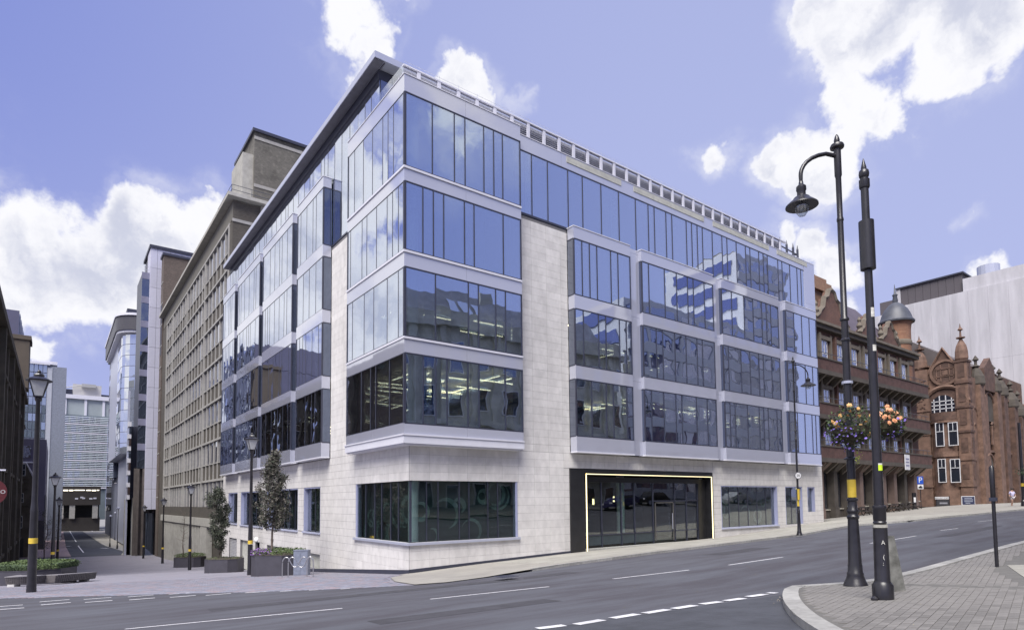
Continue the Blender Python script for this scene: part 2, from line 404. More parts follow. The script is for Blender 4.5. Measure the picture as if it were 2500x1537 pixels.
# the land, one sheet to beyond the horizon
g = MB(); xs = [-900, -400, -200, -120]+[-80+4*i for i in range(56)]+[150, 180, 250, 400, 900, 1500]; ys = [-900, -400, -200, -120]+[-80+4*i for i in range(86)]+[300, 400, 700, 1500]
for y in ys:
    for x in xs: g.v.append((x, y, H(x, y)-.03))
for j in range(len(ys)-1):
    for i in range(len(xs)-1):
        a = j*len(xs)+i; g.f.append((a, a+1, a+len(xs)+1, a+len(xs))); g.m.append(0)
ground = obj('ground', g, terrain_m, smooth=True, kind='structure')

DP = 2500/2459
def hd(x, y): return hh(x*DP, y*DP)
# kerb lines (world xy)
far_kerb = [(-1.6, -6.25), (1.2, -5.75), (4.9, -5.45), (13.6, -5.35), (24, -5.0), (31.3, -4.7), (34.0, -7.2), (38, -8.0), (42, -8.6), (54, -9.2), (75, -9.6), (118, -10)]
near_kerb = [(118, -19.6), (40, -19.2), (11.85, -18.4), (6.9, -18.45), (2.84, -18.5), (.98, -18.35), (.35, -17.95), (.07, -17.62), (-.25, -17.5), (-.81, -17.65), (-1.67, -18.08), (-2.75, -18.72), (-3.85, -19.47), (-4.52, -20.0), (-5.27, -20.62), (-5.9, -21.3), (-6.8, -23), (-7.3, -26), (-7.8, -30), (-8, -45)]
road_poly = [(-60, 2.6), (-24, 2.9), (-13.4, 1.9), (-9, -.9), (-4.9, -4.3), (-2.6, -5.9)]+far_kerb+near_kerb+[(-19, -45), (-19, -26), (-21, -19), (-26, -17.6), (-60, -17.4)]
road = patch('main_road', road_poly, 0.004, asph, 1.6)
side = patch('side_road', [(-19, -45), (-19, -26), (-20, -18.6), (-13, -17.75), (-6.0, -16.9), (-.81, -17.65)]+near_kerb[10:], .010, asph2, 1.2)
# pavement along the hero building, with kerb
def strip_between(name, A, B, off, m, step=1.0): return patch(name, A+B[::-1], off, m, step)
pav_far = patch('far_pavement', [(-2.6, -5.9)]+far_kerb+[(118, 8), (72, 8), (70, 3.9), (39.5, 3.9), (39.5, .6), (0, .5), (0, 0), (-1.2, -1.2), (-2.2, -3.6)], lambda x, y: .03+.08*min(max((x+1.0)/5, 0), 1), flag_m, .9)
near_pav = patch('near_pavement', near_kerb+[(118, -45)], .11, mat('pavement_bed', (.12, .116, .108), .9, .1, 4, coords='World'), 1.4)
plaza = patch('plaza_paving', [(-60, 2.6), (-24, 2.9), (-13.4, 1.9), (-9, -.9), (-4.9, -4.3), (-2.6, -5.9), (-2.2, -3.6), (-1.2, -1.2), (0, 0), (.56, .5), (.56, 38.3), (1.3, 40), (1.3, 98), (-3, 97), (-9, 96), (-17.5, 95), (-17.5, 40), (-24, 30), (-60, 28)], .008, plaza_m, 1.6)
fr = patch('far_street', [(-9.8, 95), (-3, 97), (-1.6, 110), (-3.0, 150), (-4.0, 236), (-9.5, 236), (-9.9, 140)], .016, asph2, 3)
patch('far_street_pavement', [(-3, 97), (1.3, 98), (2, 130), (2, 236), (-4.0, 236), (-3.0, 150), (-1.6, 110)], .10, flag_m, 3)
patch('far_street_pavement', [(-17.5, 95), (-9.8, 95), (-9.9, 140), (-9.5, 236), (-17.5, 236)], .10, mat('red_setts', (.30, .22, .22), .9, .2, 3, coords='World'), 3)

def along(pts, ln, gap=.006):
    """cut a polyline into straight pieces of about ln; yields (a, b)"""
    P = [Vector(p[:2]) for p in pts]; out = []; cur = P[0]; need = ln; i = 1
    while i < len(P):
        d = (P[i]-cur).length
        if d >= need:
            nx = cur.lerp(P[i], need/d); out.append(nx); cur = nx; need = ln
        else: need -= d; cur = P[i]; i += 1
    out = [P[0]]+out+([P[-1]] if (P[-1]-out[-1]).length > .2 else [])
    return [(out[k], out[k+1]) for k in range(len(out)-1)]
def kerb(line, side_, parent, ln=.9, w_=.16, top=.125, name='kerb_stone', m=kerb_m, limit=300):
    """kerb stones: side_=+1 puts their body to the left of the line's direction"""
    segs = along(line, ln); n = 0; st = MB()
    for a, b in segs:
        d = (b-a).normalized(); nrm = Vector((-d.y, d.x))*side_; a2 = a+d*.006; b2 = b-d*.006
        w2 = w_
        q = [a2, b2, b2+nrm*w2, a2+nrm*w2]
        if side_ < 0: q = q[::-1]
        mb = MB(); vs = [(p.x, p.y, H(p.x, p.y)-.05) for p in q]+[(p.x, p.y, H(p.x, p.y)+top) for p in q]
        fs = [(4,5,6,7), (0,1,5,4), (1,2,6,5), (2,3,7,6), (3,0,4,7)]
        c = (a+b)/2
        if n < limit and px((c.x, c.y, H(c.x, c.y)))[2] < 75:
            mb.add(vs, fs); obj(name, mb, m, parent); n += 1
        else: st.add(vs, fs)
    if st.f: obj(name+'s', st, m, parent, kind='stuff')
kerb([(2.6, -5.62), (4.9, -5.45)]+far_kerb[3:-1], 1, pav_far, .92, .14, .118)
kerb(near_kerb[2:17], 1, near_pav, .62, .26, .125)
kerb([(-3, 97), (-1.6, 110), (-3.0, 150)], -1, fr, 3, .2, .12)

def line_mark(a, b, w_, parent, off=.009, name='lane_marking'):
    a, b = Vector(a[:2]), Vector(b[:2]); d = (b-a).normalized(); n_ = Vector((-d.y, d.x))*w_/2; k = max(1, int((b-a).length/1.2)); mb = MB()
    for i in range(k+1):
        p = a.lerp(b, i/k)
        for q in (p-n_, p+n_): mb.v.append((q.x, q.y, H(q.x, q.y)+off))
    for i in range(k): mb.f.append((2*i, 2*i+2, 2*i+3, 2*i+1)); mb.m.append(0)
    obj(name, mb, paint, parent)
# centre line of the main road
for p, q in (((300, 1510), (822, 1460)), ((1033, 1438), (1318, 1408)), ((1465, 1390), (1655, 1368)), ((1750, 1356), (1880, 1337)), ((2090, 1304), (2200, 1286)), ((2258, 1273), (2300, 1268)), ((2348, 1252), (2388, 1248))):
    line_mark(hd(*p), hd(*q), .10, road)
# give-way dashes of the side road (the near ones wide)
gw = [(1290, 1508, 1355, 1500), (1383, 1498, 1447, 1487), (1470, 1483, 1530, 1473), (1548, 1471, 1603, 1462), (1618, 1460, 1668, 1452), (1685, 1449, 1730, 1443), (1742, 1441, 1785, 1435), (1797, 1431, 1838, 1425), (1848, 1423, 1860, 1421)]
for a, b, c, d in gw: line_mark(hd(a, b+2), hd(c, d+2), .20, side, .016, 'give_way_marking')
# double dashes at the mouth of the left street
for a, b, c, d in [(0, 1463, 58, 1459), (98, 1452, 170, 1446), (204, 1446, 270, 1441), (310, 1440, 372, 1435), (408, 1434, 470, 1429), (494, 1429, 555, 1424), (588, 1423, 640, 1420), (672, 1420, 720, 1416), (742, 1417, 795, 1413), (818, 1414, 862, 1410)]:
    line_mark(hd(a, b), hd(c, d), .12, road, .012, 'give_way_marking'); line_mark(hd(a-3, b-7), hd(c-3, d-7), .10, road, .014, 'give_way_marking')
line_mark(hh(170, 1295), hh(186, 1322), .18, fr, .03); line_mark(hh(191, 1331), hh(204, 1348), .18, fr, .03)
for q in ((148, 1296, 170, 1294), (222, 1294, 236, 1301), (150, 1334, 172, 1332), (246, 1337, 264, 1338)): line_mark(hh(*q[:2]), hh(*q[2:]), .5, fr, .03)
# distant centre dashes on the right
# ------------------------------------------------ paving pieces
def tiles(name, poly, bw, bh, ang, ms, parent, off=.112, limit=300, thick=.05, joint_=.008, stagger=.5, maxd=60, wob=.002):
    P = [Vector(p[:2]) for p in poly]; ca, sa = math.cos(ang), math.sin(ang)
    def inside(x, y):
        c = False; j = len(P)-1
        for i in range(len(P)):
            if (P[i].y > y) != (P[j].y > y) and x < (P[j].x-P[i].x)*(y-P[i].y)/(P[j].y-P[i].y)+P[i].x: c = not c
            j = i
        return c
    L = [(p.x*ca+p.y*sa, -p.x*sa+p.y*ca) for p in P]
    u0, u1 = min(a for a, b in L), max(a for a, b in L); v0, v1 = min(b for a, b in L), max(b for a, b in L)
    out = []
    j = 0; v = v0
    while v < v1:
        u = u0+(bw*stagger if j % 2 else 0)
        while u < u1:
            cx, cy = u+bw/2, v+bh/2; X, Y = cx*ca-cy*sa, cx*sa+cy*ca
            if all(inside((cx+a*bw*.45)*ca-(cy+b*bh*.45)*sa, (cx+a*bw*.45)*sa+(cy+b*bh*.45)*ca) for a, b in ((1, 1), (1, -1), (-1, 1), (-1, -1))):
                q = px((X, Y, H(X, Y)))
                if -150 < q[0] < 2650 and q[1] < 1680 and 1 < q[2] < maxd: out.append((q[2], X, Y))
            u += bw
        v += bh; j += 1
    out.sort()
    sh = {}; st = [MB() for _ in ms]
    for n, (d, X, Y) in enumerate(out):
        mi = rng.randrange(len(ms)); hw, hb = bw/2-joint_/2, bh/2-joint_/2
        gx = (H(X+.2, Y)-H(X-.2, Y))/.4; gy = (H(X, Y+.2)-H(X, Y-.2))/.4
        key = (mi, round(gx, 2), round(gy, 2)); z = H(X, Y)+off+rng.uniform(-wob, wob)
        def vs(ox, oy, oz):
            r = []
            for dz in (-thick, 0):
                for a, b in ((-hw, -hb), (hw, -hb), (hw, hb), (-hw, hb)):
                    x, y = a*ca-b*sa, a*sa+b*ca; r.append((ox+x, oy+y, oz+dz+x*gx+y*gy))
            return r
        fs = [(4,5,6,7), (0,1,5,4), (1,2,6,5), (2,3,7,6), (3,0,4,7)]
        if n < limit:
            if key not in sh: sh[key] = mesh(name, MB().add(vs(0, 0, 0), fs), ms[mi])
            o = link(name, sh[key], parent, (X, Y, z))
        else: st[mi].add(vs(X, Y, z), fs)
    for mi, mb in enumerate(st):
        if mb.f: obj(name+'s', mb, ms[mi], parent, kind='stuff')
slabs_area = [(-.9, -21.75), (3.1, -19.95), (9.5, -19.2), (16, -19.0), (16, -21.3), (5, -21.9), (1.5, -22.3)]
pave_in = [(13.5, -18.45), (8.5, -18.35), (3.9, -18.42), (2.1, -17.7), (.9, -17.42), (-.1, -17.62), (-.95, -18.1), (-1.75, -18.75), (-3.1, -19.68), (-4.35, -20.7), (-5.9, -22.5), (-6.7, -24.4), (2, -25)]
A_ = slabs_area
tiles('paving_brick', [(11.8, -18.68), (6.9, -18.73), (2.8, -18.78), (.85, -18.62), (.15, -18.15), (-.25, -17.78), (-.7, -17.9), (-1.5, -18.3), (-2.6, -18.95), (-3.7, -19.7), (-4.35, -20.2), (-5.1, -20.85), (-5.8, -21.7), (-5.9, -22.3),
      (-3.3, -22.6), (-.9, -21.75), (3.1, -19.95), (9.5, -19.2), (11.8, -19.1)], .215, .107, R(12), [brick_p], near_pav, .118, 300, .05, .007, .5, 24, .002)
tiles('paving_slab', slabs_area, .9, .6, R(20), [slab_m], near_pav, .120, 300, .05, .014, .5, 40)
tiles('paving_slab', [(-5.7, -22.3), (-3.3, -22.6), (-.9, -21.75), (1.5, -22.3), (1, -26), (-6.8, -26)], .6, .45, R(35), [slab_m], near_pav, .120, 60, .05, .014, .5, 40)
tiles('paving_slab', [(4.4, -5.3)]+[(x, y+.16) for x, y in far_kerb[2:6]]+[(34.5, -6.6), (39.4, -7.8), (44, -8.5), (44, 3.8), (39.6, 3.8), (39.6, .45), (4.4, .45)], .9, .6, 0, [slab_m], pav_far, .117, 300, .05, .014, .5, 62)
tiles('sett', [(-24, 2.7), (-13.4, 1.7), (-9, -1.1), (-4.9, -4.5), (-2.7, -5.9), (-2.3, -3.6), (-1.3, -1.2), (-.1, .1), (.45, .5), (.45, 12), (-24, 12)], .30, .15, R(8), [sett_m, sett_m, sett_p], plaza, .016, 300, .03, .014, .5, 34, .002)
# utility covers and old trench repairs
tar = mat('tar_repair', (.045, .044, .052), .9, .2, 3, coords='World')
for i, (a, b, w_) in enumerate((((-9, -7.2), (2.5, -8.0), .8), ((9, -9.2), (13, -9.0), 1.1), ((-7.5, -13.6), (-3.5, -13.9), .7), ((18, -14.2), (26, -14.0), .6))):
    a, b = Vector(a), Vector(b); d = (b-a).normalized(); n_ = Vector((-d.y, d.x))*w_/2; k = 10; mb = MB()
    for q in range(k+1):
        p = a.lerp(b, q/k)
        for e in (p-n_, p+n_): mb.v.append((e.x, e.y, H(e.x, e.y)+.0075))
    for q in range(k): mb.f.append((2*q, 2*q+2, 2*q+3, 2*q+1)); mb.m.append(0)
    obj('trench_repair', mb, tar, road)
mb = MB().box(-.35, .35, -.25, .25, 0, .01); 
for (x, y) in ((1215, 1391),):
    p = hd(x, y); o = obj('drain_cover', mb, metal_d, loc=(p.x, p.y, H(p.x, p.y)+.115), kind=None); tag(o, 'dark iron drain cover in the pale pavement by the kerb right of the corner', 'drain cover')
# ================================================================== HERO BUILDING
hero = thing('office_building', 'corner office building of pale stone with projecting blue glass bays and an overhanging flat roof', 'building', (20, 20, -4), world=True)
W = .55
def sd(side, u0, u1, d0, d1, z0, z1):   # u along the facade, d depth into the building
    return (u0, u1, d0, d1, z0, z1) if side == 'R' else (d0, d1, u0, u1, z0, z1)
CRS = .397
ZJ = [.94+CRS*k for k in range(-17, 36)]
openR = [(.55, 6.65, -1.84, .94), (10.2, 23.08, -5, 1.72), (24.05, 31.2, -1.99, .87), (32.3, 34.85, -2.03, .86), (35.62, 36.82, -1.13, .84)]
openL = [(.55, 6.66, -1.84, .94), (12.0, 15.05, -1.80, .93), (16.2, 23.5, -1.80, .93), (24.5, 31.45, -1.80, .93), (32.6, 36.1, -1.75, .93),
         (32.6, 35.55, -6.2, -3.08), (28.6, 31.45, -6.6, -3.08), (25.3, 26.6, -4.4, -3.05), (12.0, 23.3, -4.02, -3.1)]
def stone_face(side, u0, u1, ztop, holes, pitch, ustart):
    zb = lambda u: H(u, W-.3) if side == 'R' else H(W-.3, u)
    boxes = []
    us = [u0]; u = ustart
    while u < u1-.25:
        if u > u0+.25: us.append(u)
        u += pitch
    us.append(u1)
    row = 0
    for k in range(len(ZJ)-1):
        z0, z1 = ZJ[k], min(ZJ[k+1], ztop)
        if z0 >= ztop-.05: break
        for a, b in zip(us[:-1], us[1:]):
            g_ = max(zb(a), zb(b))
            if z1 < g_+.05: continue
            for r in rects_minus([(a, b, z0, z1)], holes): boxes.append(r)
    res = []
    for a, b, c, d in boxes:
        off = rng.uniform(0, .0035)
        res.append(sd(side, a+.0055, b-.0055, W-off, W+.035, c+.0055, d-.0055))
    bz = min(zb(u0), zb(u1))-.5
    back = MB()
    for r in rects_minus([(u0, u1, bz, ztop)], holes): back.box(*sd(side, r[0], r[1], W+.015, W+.34, r[2], r[3]))
    return res, back
bR, kR = stone_face('R', .55, 38.1, 2.53, openR, 1.03, 1.55+.02)
bR2, kR2 = stone_face('R', 6.67, 10.28, 15.02, [(0, 40, -9, 2.53)], 1.03, 7.71)
bL, kL = stone_face('L', .60, 38.3, 2.53, openL, 1.03, 1.65)
bL2, kL2 = stone_face('L', 6.67, 10.38, 15.02, [(0, 40, -9, 2.53)], 1.85, 8.5)
kR.add(kR2.v, kR2.f); kR.add(kL.v, kL.f); kR.add(kL2.v, kL2.f)
obj('wall', kR, joint, hero)
pieces('stone_panel', bR+bR2+bL+bL2, stone, hero, 300)
# dark base plinth strip, follows the sloping ground
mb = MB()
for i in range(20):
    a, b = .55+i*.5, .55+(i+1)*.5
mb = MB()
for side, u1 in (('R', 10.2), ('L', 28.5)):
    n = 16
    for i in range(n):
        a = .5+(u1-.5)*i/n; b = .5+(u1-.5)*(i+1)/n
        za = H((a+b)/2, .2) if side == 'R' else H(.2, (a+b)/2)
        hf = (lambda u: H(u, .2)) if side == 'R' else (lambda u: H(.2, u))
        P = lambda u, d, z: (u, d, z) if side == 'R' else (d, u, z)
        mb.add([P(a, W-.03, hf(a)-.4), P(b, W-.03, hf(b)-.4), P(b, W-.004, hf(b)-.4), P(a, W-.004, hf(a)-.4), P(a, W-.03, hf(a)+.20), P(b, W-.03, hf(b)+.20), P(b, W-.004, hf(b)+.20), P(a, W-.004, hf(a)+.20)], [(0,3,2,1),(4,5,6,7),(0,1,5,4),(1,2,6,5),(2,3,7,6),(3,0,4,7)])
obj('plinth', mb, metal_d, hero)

panes = []; panes_side = []; mull = MB(); sps = []; sills = MB(); frames = MB()
def splits(u0, u1, seed):
    r = random.Random(seed); us = [u0]
    while us[-1] < u1-.9:
        us.append(us[-1]+r.choice([.58, .6, 1.12, 1.15, 1.18, 1.5]))
    if u1-us[-1] < .4: us.pop()
    us.append(u1); return us
def glaze(side, u0, u1, d, z0, z1, us=None, seed=0, dst=None, thick=.03, frame=.05):
    dst = panes if dst is None else dst
    us = us or splits(u0, u1, seed)
    for a, b in zip(us[:-1], us[1:]):
        dst.append(sd(side, a+.012, b-.012, d+.02, d+.02+thick, z0+.03, z1-.03))
        if b < u1-.01: mull.box(*sd(side, b-.022, b+.022, d+(.012 if side == 'L' else -.008), d+.10, z0, z1))
    for zz in (z0, z1): mull.box(*sd(side, u0, u1, d+(.008 if side == 'L' else -.004), d+.09, zz-.03, zz+.03))
    return us
def band(side, u0, u1, d, z0, z1, depth=.4): sps.append(sd(side, u0, u1, d, d+depth, z0, z1))
FL = [(3.45, 6.56), (7.33, 10.45), (11.24, 14.38), (15.11, 18.55)]
SP = [(6.56, 7.33), (10.45, 11.24), (14.38, 15.11), (18.55, 19.38)]
# corner box
boxus = [[0.02, .95, 1.6, 2.2, 3.35, 3.98, 5.55, 6.63], [0.02, 1.6, 3.4, 3.98, 5.0, 5.6, 6.63], [0.02, .95, 1.5, 2.05, 3.2, 3.75, 5.5, 6.63], [.02, 1.45, 2.65, 3.25, 4.35, 4.95, 5.5, 6.63]]
for k, (z0, z1) in enumerate(FL):
    glaze('R', .02, 6.63, 0, z0, z1, boxus[k]); glaze('L', .02, 6.63, 0, z0, z1, seed=20+k)
    mull.box(-.015, .10, -.015, .10, z0, z1)
    mull.box(6.58, 6.64, -.01, .5, z0-.03, z1+.03); mull.box(-.01, .5, 6.58, 6.64, z0-.03, z1+.03)
def ring(z0, z1, o=0., mi=0, dst=None):
    L_ = 6.64
    for b in ((-o, L_, -o, .45, z0, z1), (-o, .45, .45, L_, z0, z1)): dst.append(b)
for z0, z1 in SP:                          # split into cladding panels as in the photo
    for a, b in ((0, 3.28), (3.288, 6.64)): sps.append((a, b, 0, .45, z0, z1)); sps.append((0, .45, max(a, .452), b, z0, z1))
sps += [(0, 3.28, 0, .45, 2.96, 3.45), (3.288, 6.64, 0, .45, 2.96, 3.45), (0, .45, .452, 3.28, 2.96, 3.45), (0, .45, 3.288, 6.64, 2.96, 3.45)]
tr = []
for z in (7.33, 11.24, 15.11):
    ring(z-.13, z-.035, .05, dst=tr)
ring(2.56, 2.93, .06, dst=tr); ring(2.90, 2.965, .10, dst=tr)
for b in tr: block('ledge', b, metal_w, hero)
obj('soffit', MB().box(0.02, 6.6, .02, 6.6, 2.50, 2.57), metal_w, hero)
cop = MB().box(-.03, 6.66, -.03, .4, 19.38, 19.42).box(-.03, .4, .4, 6.66, 19.38, 19.42)
# bays of both facades
BR_ = [(10.29, 14.85, 3), (15.85, 23.05, 3), (24.0, 31.25, 3), (32.3, 37.0, 3)]
BL_ = [(10.4, 15.15, 4), (16.15, 23.3, 4), (24.2, 31.3, 4), (32.3, 37.0, 4)]
for side, bays in (('R', BR_), ('L', BL_)):
    for bi, (u0, u1, nf) in enumerate(bays):
        for k in range(nf):
            z0, z1 = FL[k]
            glaze(side, u0+.05, u1, 0, z0, z1, seed=100*bi+k+(7 if side == 'L' else 0))
            # glazed return at the near end
            b = sd(side, u0+.01, u0+.035, .08, W-.02, z0+.03, z1-.03); panes_side.append(b)
            mull.box(*sd(side, u0-.012, u0+.06, -.012, .07, z0, z1))
            mull.box(*sd(side, u0-.008, u0+.04, .05, W, z0-.03, z0+.03)); mull.box(*sd(side, u0-.008, u0+.04, .05, W, z1-.03, z1+.03))
            mull.box(*sd(side, u1-.04, u1+.005, -.012, W, z0-.02, z1+.02))
        top = {3: 15.06, 4: 19.2}[nf]
        zz = [(3.02 if False else 2.62, 3.45)]+[SP[k] for k in range(nf-1)]+[(FL[nf-1][1], top)]
        for z0, z1 in zz:
            um = (u0+u1)/2 if u1-u0 > 5 else None
            for a, b in (((u0, um), (um+.008, u1)) if um else ((u0, u1),)): band(side, a, b, 0, z0, z1, .5)
        block('ledge', sd(side, u0-.02, u1+.02, -.04, .5, 2.55, 2.62), metal_w, hero)
        cop.box(*sd(side, u0-.03, u1+.02, -.03, .54, top, top+.045))
    # piers between bays
    for (a0, a1, _), (b0, b1, _) in zip(bays[:-1], bays[1:]):
        topp = 15.06 if side == 'R' else 19.15
        zs = [2.57, 7.0, 10.9, 14.8]+([19.15] if side == 'L' else [15.06])
        for z0, z1 in zip(zs[:-1], zs[1:]):
            if z1-z0 > .1: sps.append(sd(side, a1+.01, b0-.001, (.22 if side == 'R' else .36), .5, z0+.004, z1-.004))
# top-floor glass wall behind the bays
usR = glaze('R', 6.65, 36.4, W, 15.14, 18.55, seed=5)
for a in range(9): sps.append((6.66+a*3.3, min(6.66+(a+1)*3.3-.008, 36.4), W, .9, 18.55, 19.37))
sps += [(36.4, 38.1, W-.01, .95, 15.9, 19.37), (37.02, 38.1, W-.01, .95, 9.2, 15.89), (37.02, 38.1, W-.01, .95, 2.55, 9.19)]
sps += [(36.4, 37.0, W-.01, .95, 15.1, 15.89)]
obj('end_wall', MB().box(38.08, 38.12, .6, 20, -4, 19.3).box(.6, 20, 38.28, 38.32, -7, 19.3), metal_l, hero)
cop.box(6.66, 38.12, W-.03, 1.0, 19.37, 19.41)
mull.box(6.66, 38.1, W-.02, W+.3, 15.04, 15.10)
mull.box(W-.02, W+.3, 6.66, 38.1, 15.04, 15.10)
usL = glaze('L', 6.65, 36.9, W, 15.14, 21.6, seed=9)
sps.append((W, .9, 36.9, 38.3, 2.55, 21.55))
glaze('L', 3.9, 6.65, W, 19.45, 21.6, [3.9, 4.9, 5.7, 6.65])
obj('coping', cop, metal_w, hero)
for b in sps: block('spandrel_panel', b, spand, hero)
pieces('glass_pane', panes, glass, hero, 300)
pieces('glass_pane', panes_side, glass_b, hero, 60)
obj('mullions', mull, metal_d, hero, kind='stuff')
# penthouse and roof
obj('penthouse_wall', MB().box(.6, 8, 3.88, 3.95, 19.3, 21.6).box(W-.02, .95, 3.9, 37.0, 21.6, 22.12).box(.95, 7.5, 3.9, 37.0, 21.3, 22.12), metal_d, hero)
block('glass_pane', (.62, 1.5, 3.84, 3.87, 19.45, 21.55), glass_b, hero); block('glass_pane', (1.54, 3.2, 3.84, 3.87, 19.45, 21.55), glass_b, hero)
roof = obj('roof', MB().box(.0, 7.0, 3.2, 37.3, 22.14, 22.2).box(.0, 7, 3.2, 37.3, 22.2, 22.47), [metal_l], hero)
obj('soffit', MB().box(.03, .50, 3.25, 37.25, 22.10, 22.138).box(.56, .60, 3.3, 37.2, 22.06, 22.138), mat('soffit_grey', (.12, .12, .15), .6), hero)
# parapet screen: posts and louvre blades, glass guard above
k = 0; x = 1.04
while x < 33: block('screen_post', (x-.09, x+.09, .54, .66, 19.40, 20.2), metal_w, hero); x += 1.1
lv = MB()
for i in range(7): 
    z = 19.45+i*.115
    for a, b in ((.3, 33.2),): lv.add([(a, .60, z), (b, .60, z), (b, .72, z+.075), (a, .72, z+.075), (a, .60, z+.012), (b, .60, z+.012), (b, .72, z+.087), (a, .72, z+.087)], [(0,3,2,1),(4,5,6,7),(0,1,5,4),(1,2,6,5),(2,3,7,6),(3,0,4,7)])
obj('louvre_blades', lv, mat('louvre_grey', (.50, .51, .58), .5, .05), hero, kind='stuff')
obj('screen_backing', MB().box(.3, 33.2, .80, .86, 19.4, 20.24), mat('louvre_back', (.42, .43, .50), .6), hero)
obj('screen_rail', MB().box(.24, 33.8, .52, .7, 20.2, 20.27).tube([(.3, .56, 20.42), (33, .56, 20.42)], .008, 5), metal_w, hero)
x = .3
gp = MB()
while x < 33: gp.tube([(x+.75, .56, 20.2), (x+.75, .56, 20.5)], .008, 5); x += 1.1
obj('rail_stanchions', gp, metal_l, hero, kind='stuff')
gc = glassmat('guard_glass', (.9, .93, .96), r0=.10, k=.5, warp=.003)
for a, b in ((.62, 1.8), (1.84, 3.0), (3.04, 3.84)): block('guard_panel', (.27, .29, a, b, 19.42, 20.35), gc, hero)
# roof masts at the far right
for i, x in enumerate((33.9, 34.9, 35.9, 36.6)):
    o = obj('mast', MB().lathe([(.09, 0), (.09, 1.1), (.05, 1.25), (.012, 1.5)], 8), metal_d, loc=(x, 1.1, 19.41)); o.parent = hero; o.matrix_parent_inverse = Matrix.Translation(-hero.location)
obj('roof_pipe', MB().tube([(33.2, 1.2, 20.35), (36.8, 1.2, 20.15)], .05, 6).tube([(36.7, 1.2, 20.15), (35.4, 2.2, 20.1)], .05, 6).box(34.6, 35.1, 1.5, 2.0, 19.4, 19.9), metal_d, hero)

# ---------------------------------------------- ground-floor windows
lav = mat('lavender_frame', (.30, .32, .47), .4, .03)
def gwin(side, u0, u1, z0, z1, n, sill=True, seed=0, dp=.24):
    fr_ = MB()
    fr_.box(*sd(side, u0, u0+.10, W+.02, W+dp+.06, z0, z1)); fr_.box(*sd(side, u1-.10, u1, W+.02, W+dp+.06, z0, z1))
    fr_.box(*sd(side, u0+.1, u1-.1, W+.02, W+dp+.06, z1-.07, z1))
    wn_ = obj('window', fr_, lav, hero)
    us = [u0+.1+(u1-u0-.2)*i/n for i in range(n+1)]
    for a, b in zip(us[:-1], us[1:]):
        o = block('pane', sd(side, a+.01, b-.01, W+dp, W+dp+.03, z0+.02, z1-.07), glass_g, None); o.parent = wn_
    mu = MB()
    for a in us[1:-1]: mu.box(*sd(side, a-.018, a+.018, W+dp-.02, W+dp+.05, z0, z1-.05))
    if len(mu.f): o = obj('glazing_bar', mu, metal_d); o.parent = wn_
    if sill: o = obj('sill', MB().box(*sd(side, u0-.05, u1+.05, W-.09, W+dp+.05, z0-.10, z0)), mat('sill_metal', (.42, .44, .56), .4, .03)); o.parent = wn_
    return wn_
# corner window
fr_ = MB().box(6.55, 6.65, W+.02, .85, -1.84, .94).box(W+.02, .85, 6.56, 6.66, -1.84, .94)
cw = obj('window', fr_, lav, hero)
for a, b in zip([.64, 1.45, 2.05, 3.2, 3.75, 4.85, 5.45], [1.45, 2.05, 3.2, 3.75, 4.85, 5.45, 6.55]):
    o = block('pane', (a+.01, b-.01, .62, .65, -1.82, .92), glass_g, None); o.parent = cw
for a, b in zip([.66, 1.8, 2.6, 3.6, 4.4, 5.5], [1.8, 2.6, 3.6, 4.4, 5.5, 6.56]):
    o = block('pane', (.62, .65, a+.01, b-.01, -1.82, .92), glass_g, None); o.parent = cw
mu = MB().box(.60, .68, .60, .68, -1.84, .94)
for a in (1.45, 2.05, 3.2, 3.75, 4.85, 5.45): mu.box(a-.018, a+.018, .60, .70, -1.84, .94)
for a in (1.8, 2.6, 3.6, 4.4, 5.5): mu.box(.60, .70, a-.018, a+.018, -1.84, .94)
o = obj('glazing_bar', mu, metal_d); o.parent = cw
o = obj('sill', MB().box(.42, 6.72, .42, .75, -1.96, -1.85).box(.42, .75, .75, 6.72, -1.96, -1.85), _mc['sill_metal'] if 'sill_metal' in _mc else metal_l); o.parent = cw
gwin('R', 24.05, 31.2, -1.99, .87, 6); gwin('R', 32.3, 34.85, -2.03, .86, 2, False); gwin('R', 35.62, 36.82, -1.13, .84, 1, False)
for u0, u1, z0, z1 in openL[1:5]: gwin('L', u0, u1, z0, z1, max(2, int((u1-u0)/1.2)))
# louvred doors, doorway, service niches on the left facade
lvd = obj('louvre_door', MB().box(W+.16, W+.2, 32.6, 35.55, -6.2, -3.08), mat('door_grey', (.26, .26, .28), .5), hero)
lm = MB()
for (a, b) in ((32.72, 34.02), (34.15, 35.45)):
    for i in range(17): lm.box(W+.09, W+.155, a, b, -5.45+i*.135, -5.36+i*.135)
o = obj('louvre_blades', lm, mat('louvre_pale', (.42, .42, .44), .5)); o.parent = lvd; o['kind'] = 'stuff'
obj('doorway_wall', MB().box(1.5, 1.6, 28.6, 31.45, -6.6, -3.0).box(W+.3, 1.6, 31.45, 31.6, -6.6, -3.0).box(W+.3, 1.5, 28.5, 28.6, -6.6, -3.0).box(W+.3, 1.6, 28.6, 31.45, -3.08, -3.0)
    .box(W+.3, 1.1, 12, 23.3, -4.12, -4.02).box(1.05, 1.12, 12, 23.3, -4.05, -3.05).box(W+.3, 1.1, 12, 23.3, -3.1, -3.0).box(1.0, 1.05, 25.3, 26.6, -4.4, -3.0), mat('reveal_stone', (.33, .32, .33), .8, .06, 6), hero)
obj('metal_door', MB().box(W+.2, W+.24, 25.3, 26.6, -4.4, -3.05), mat('door_grey', (.26, .26, .28), .5), hero)
obj('wall_light', MB().lathe([(.02, 0), (.11, .05), (.14, .16), (.11, .26), (.02, .31)], 12), emit('globe', (.9, .9, .92), .25), hero, smooth=True, loc=(W-.10, 25.9, -2.95))
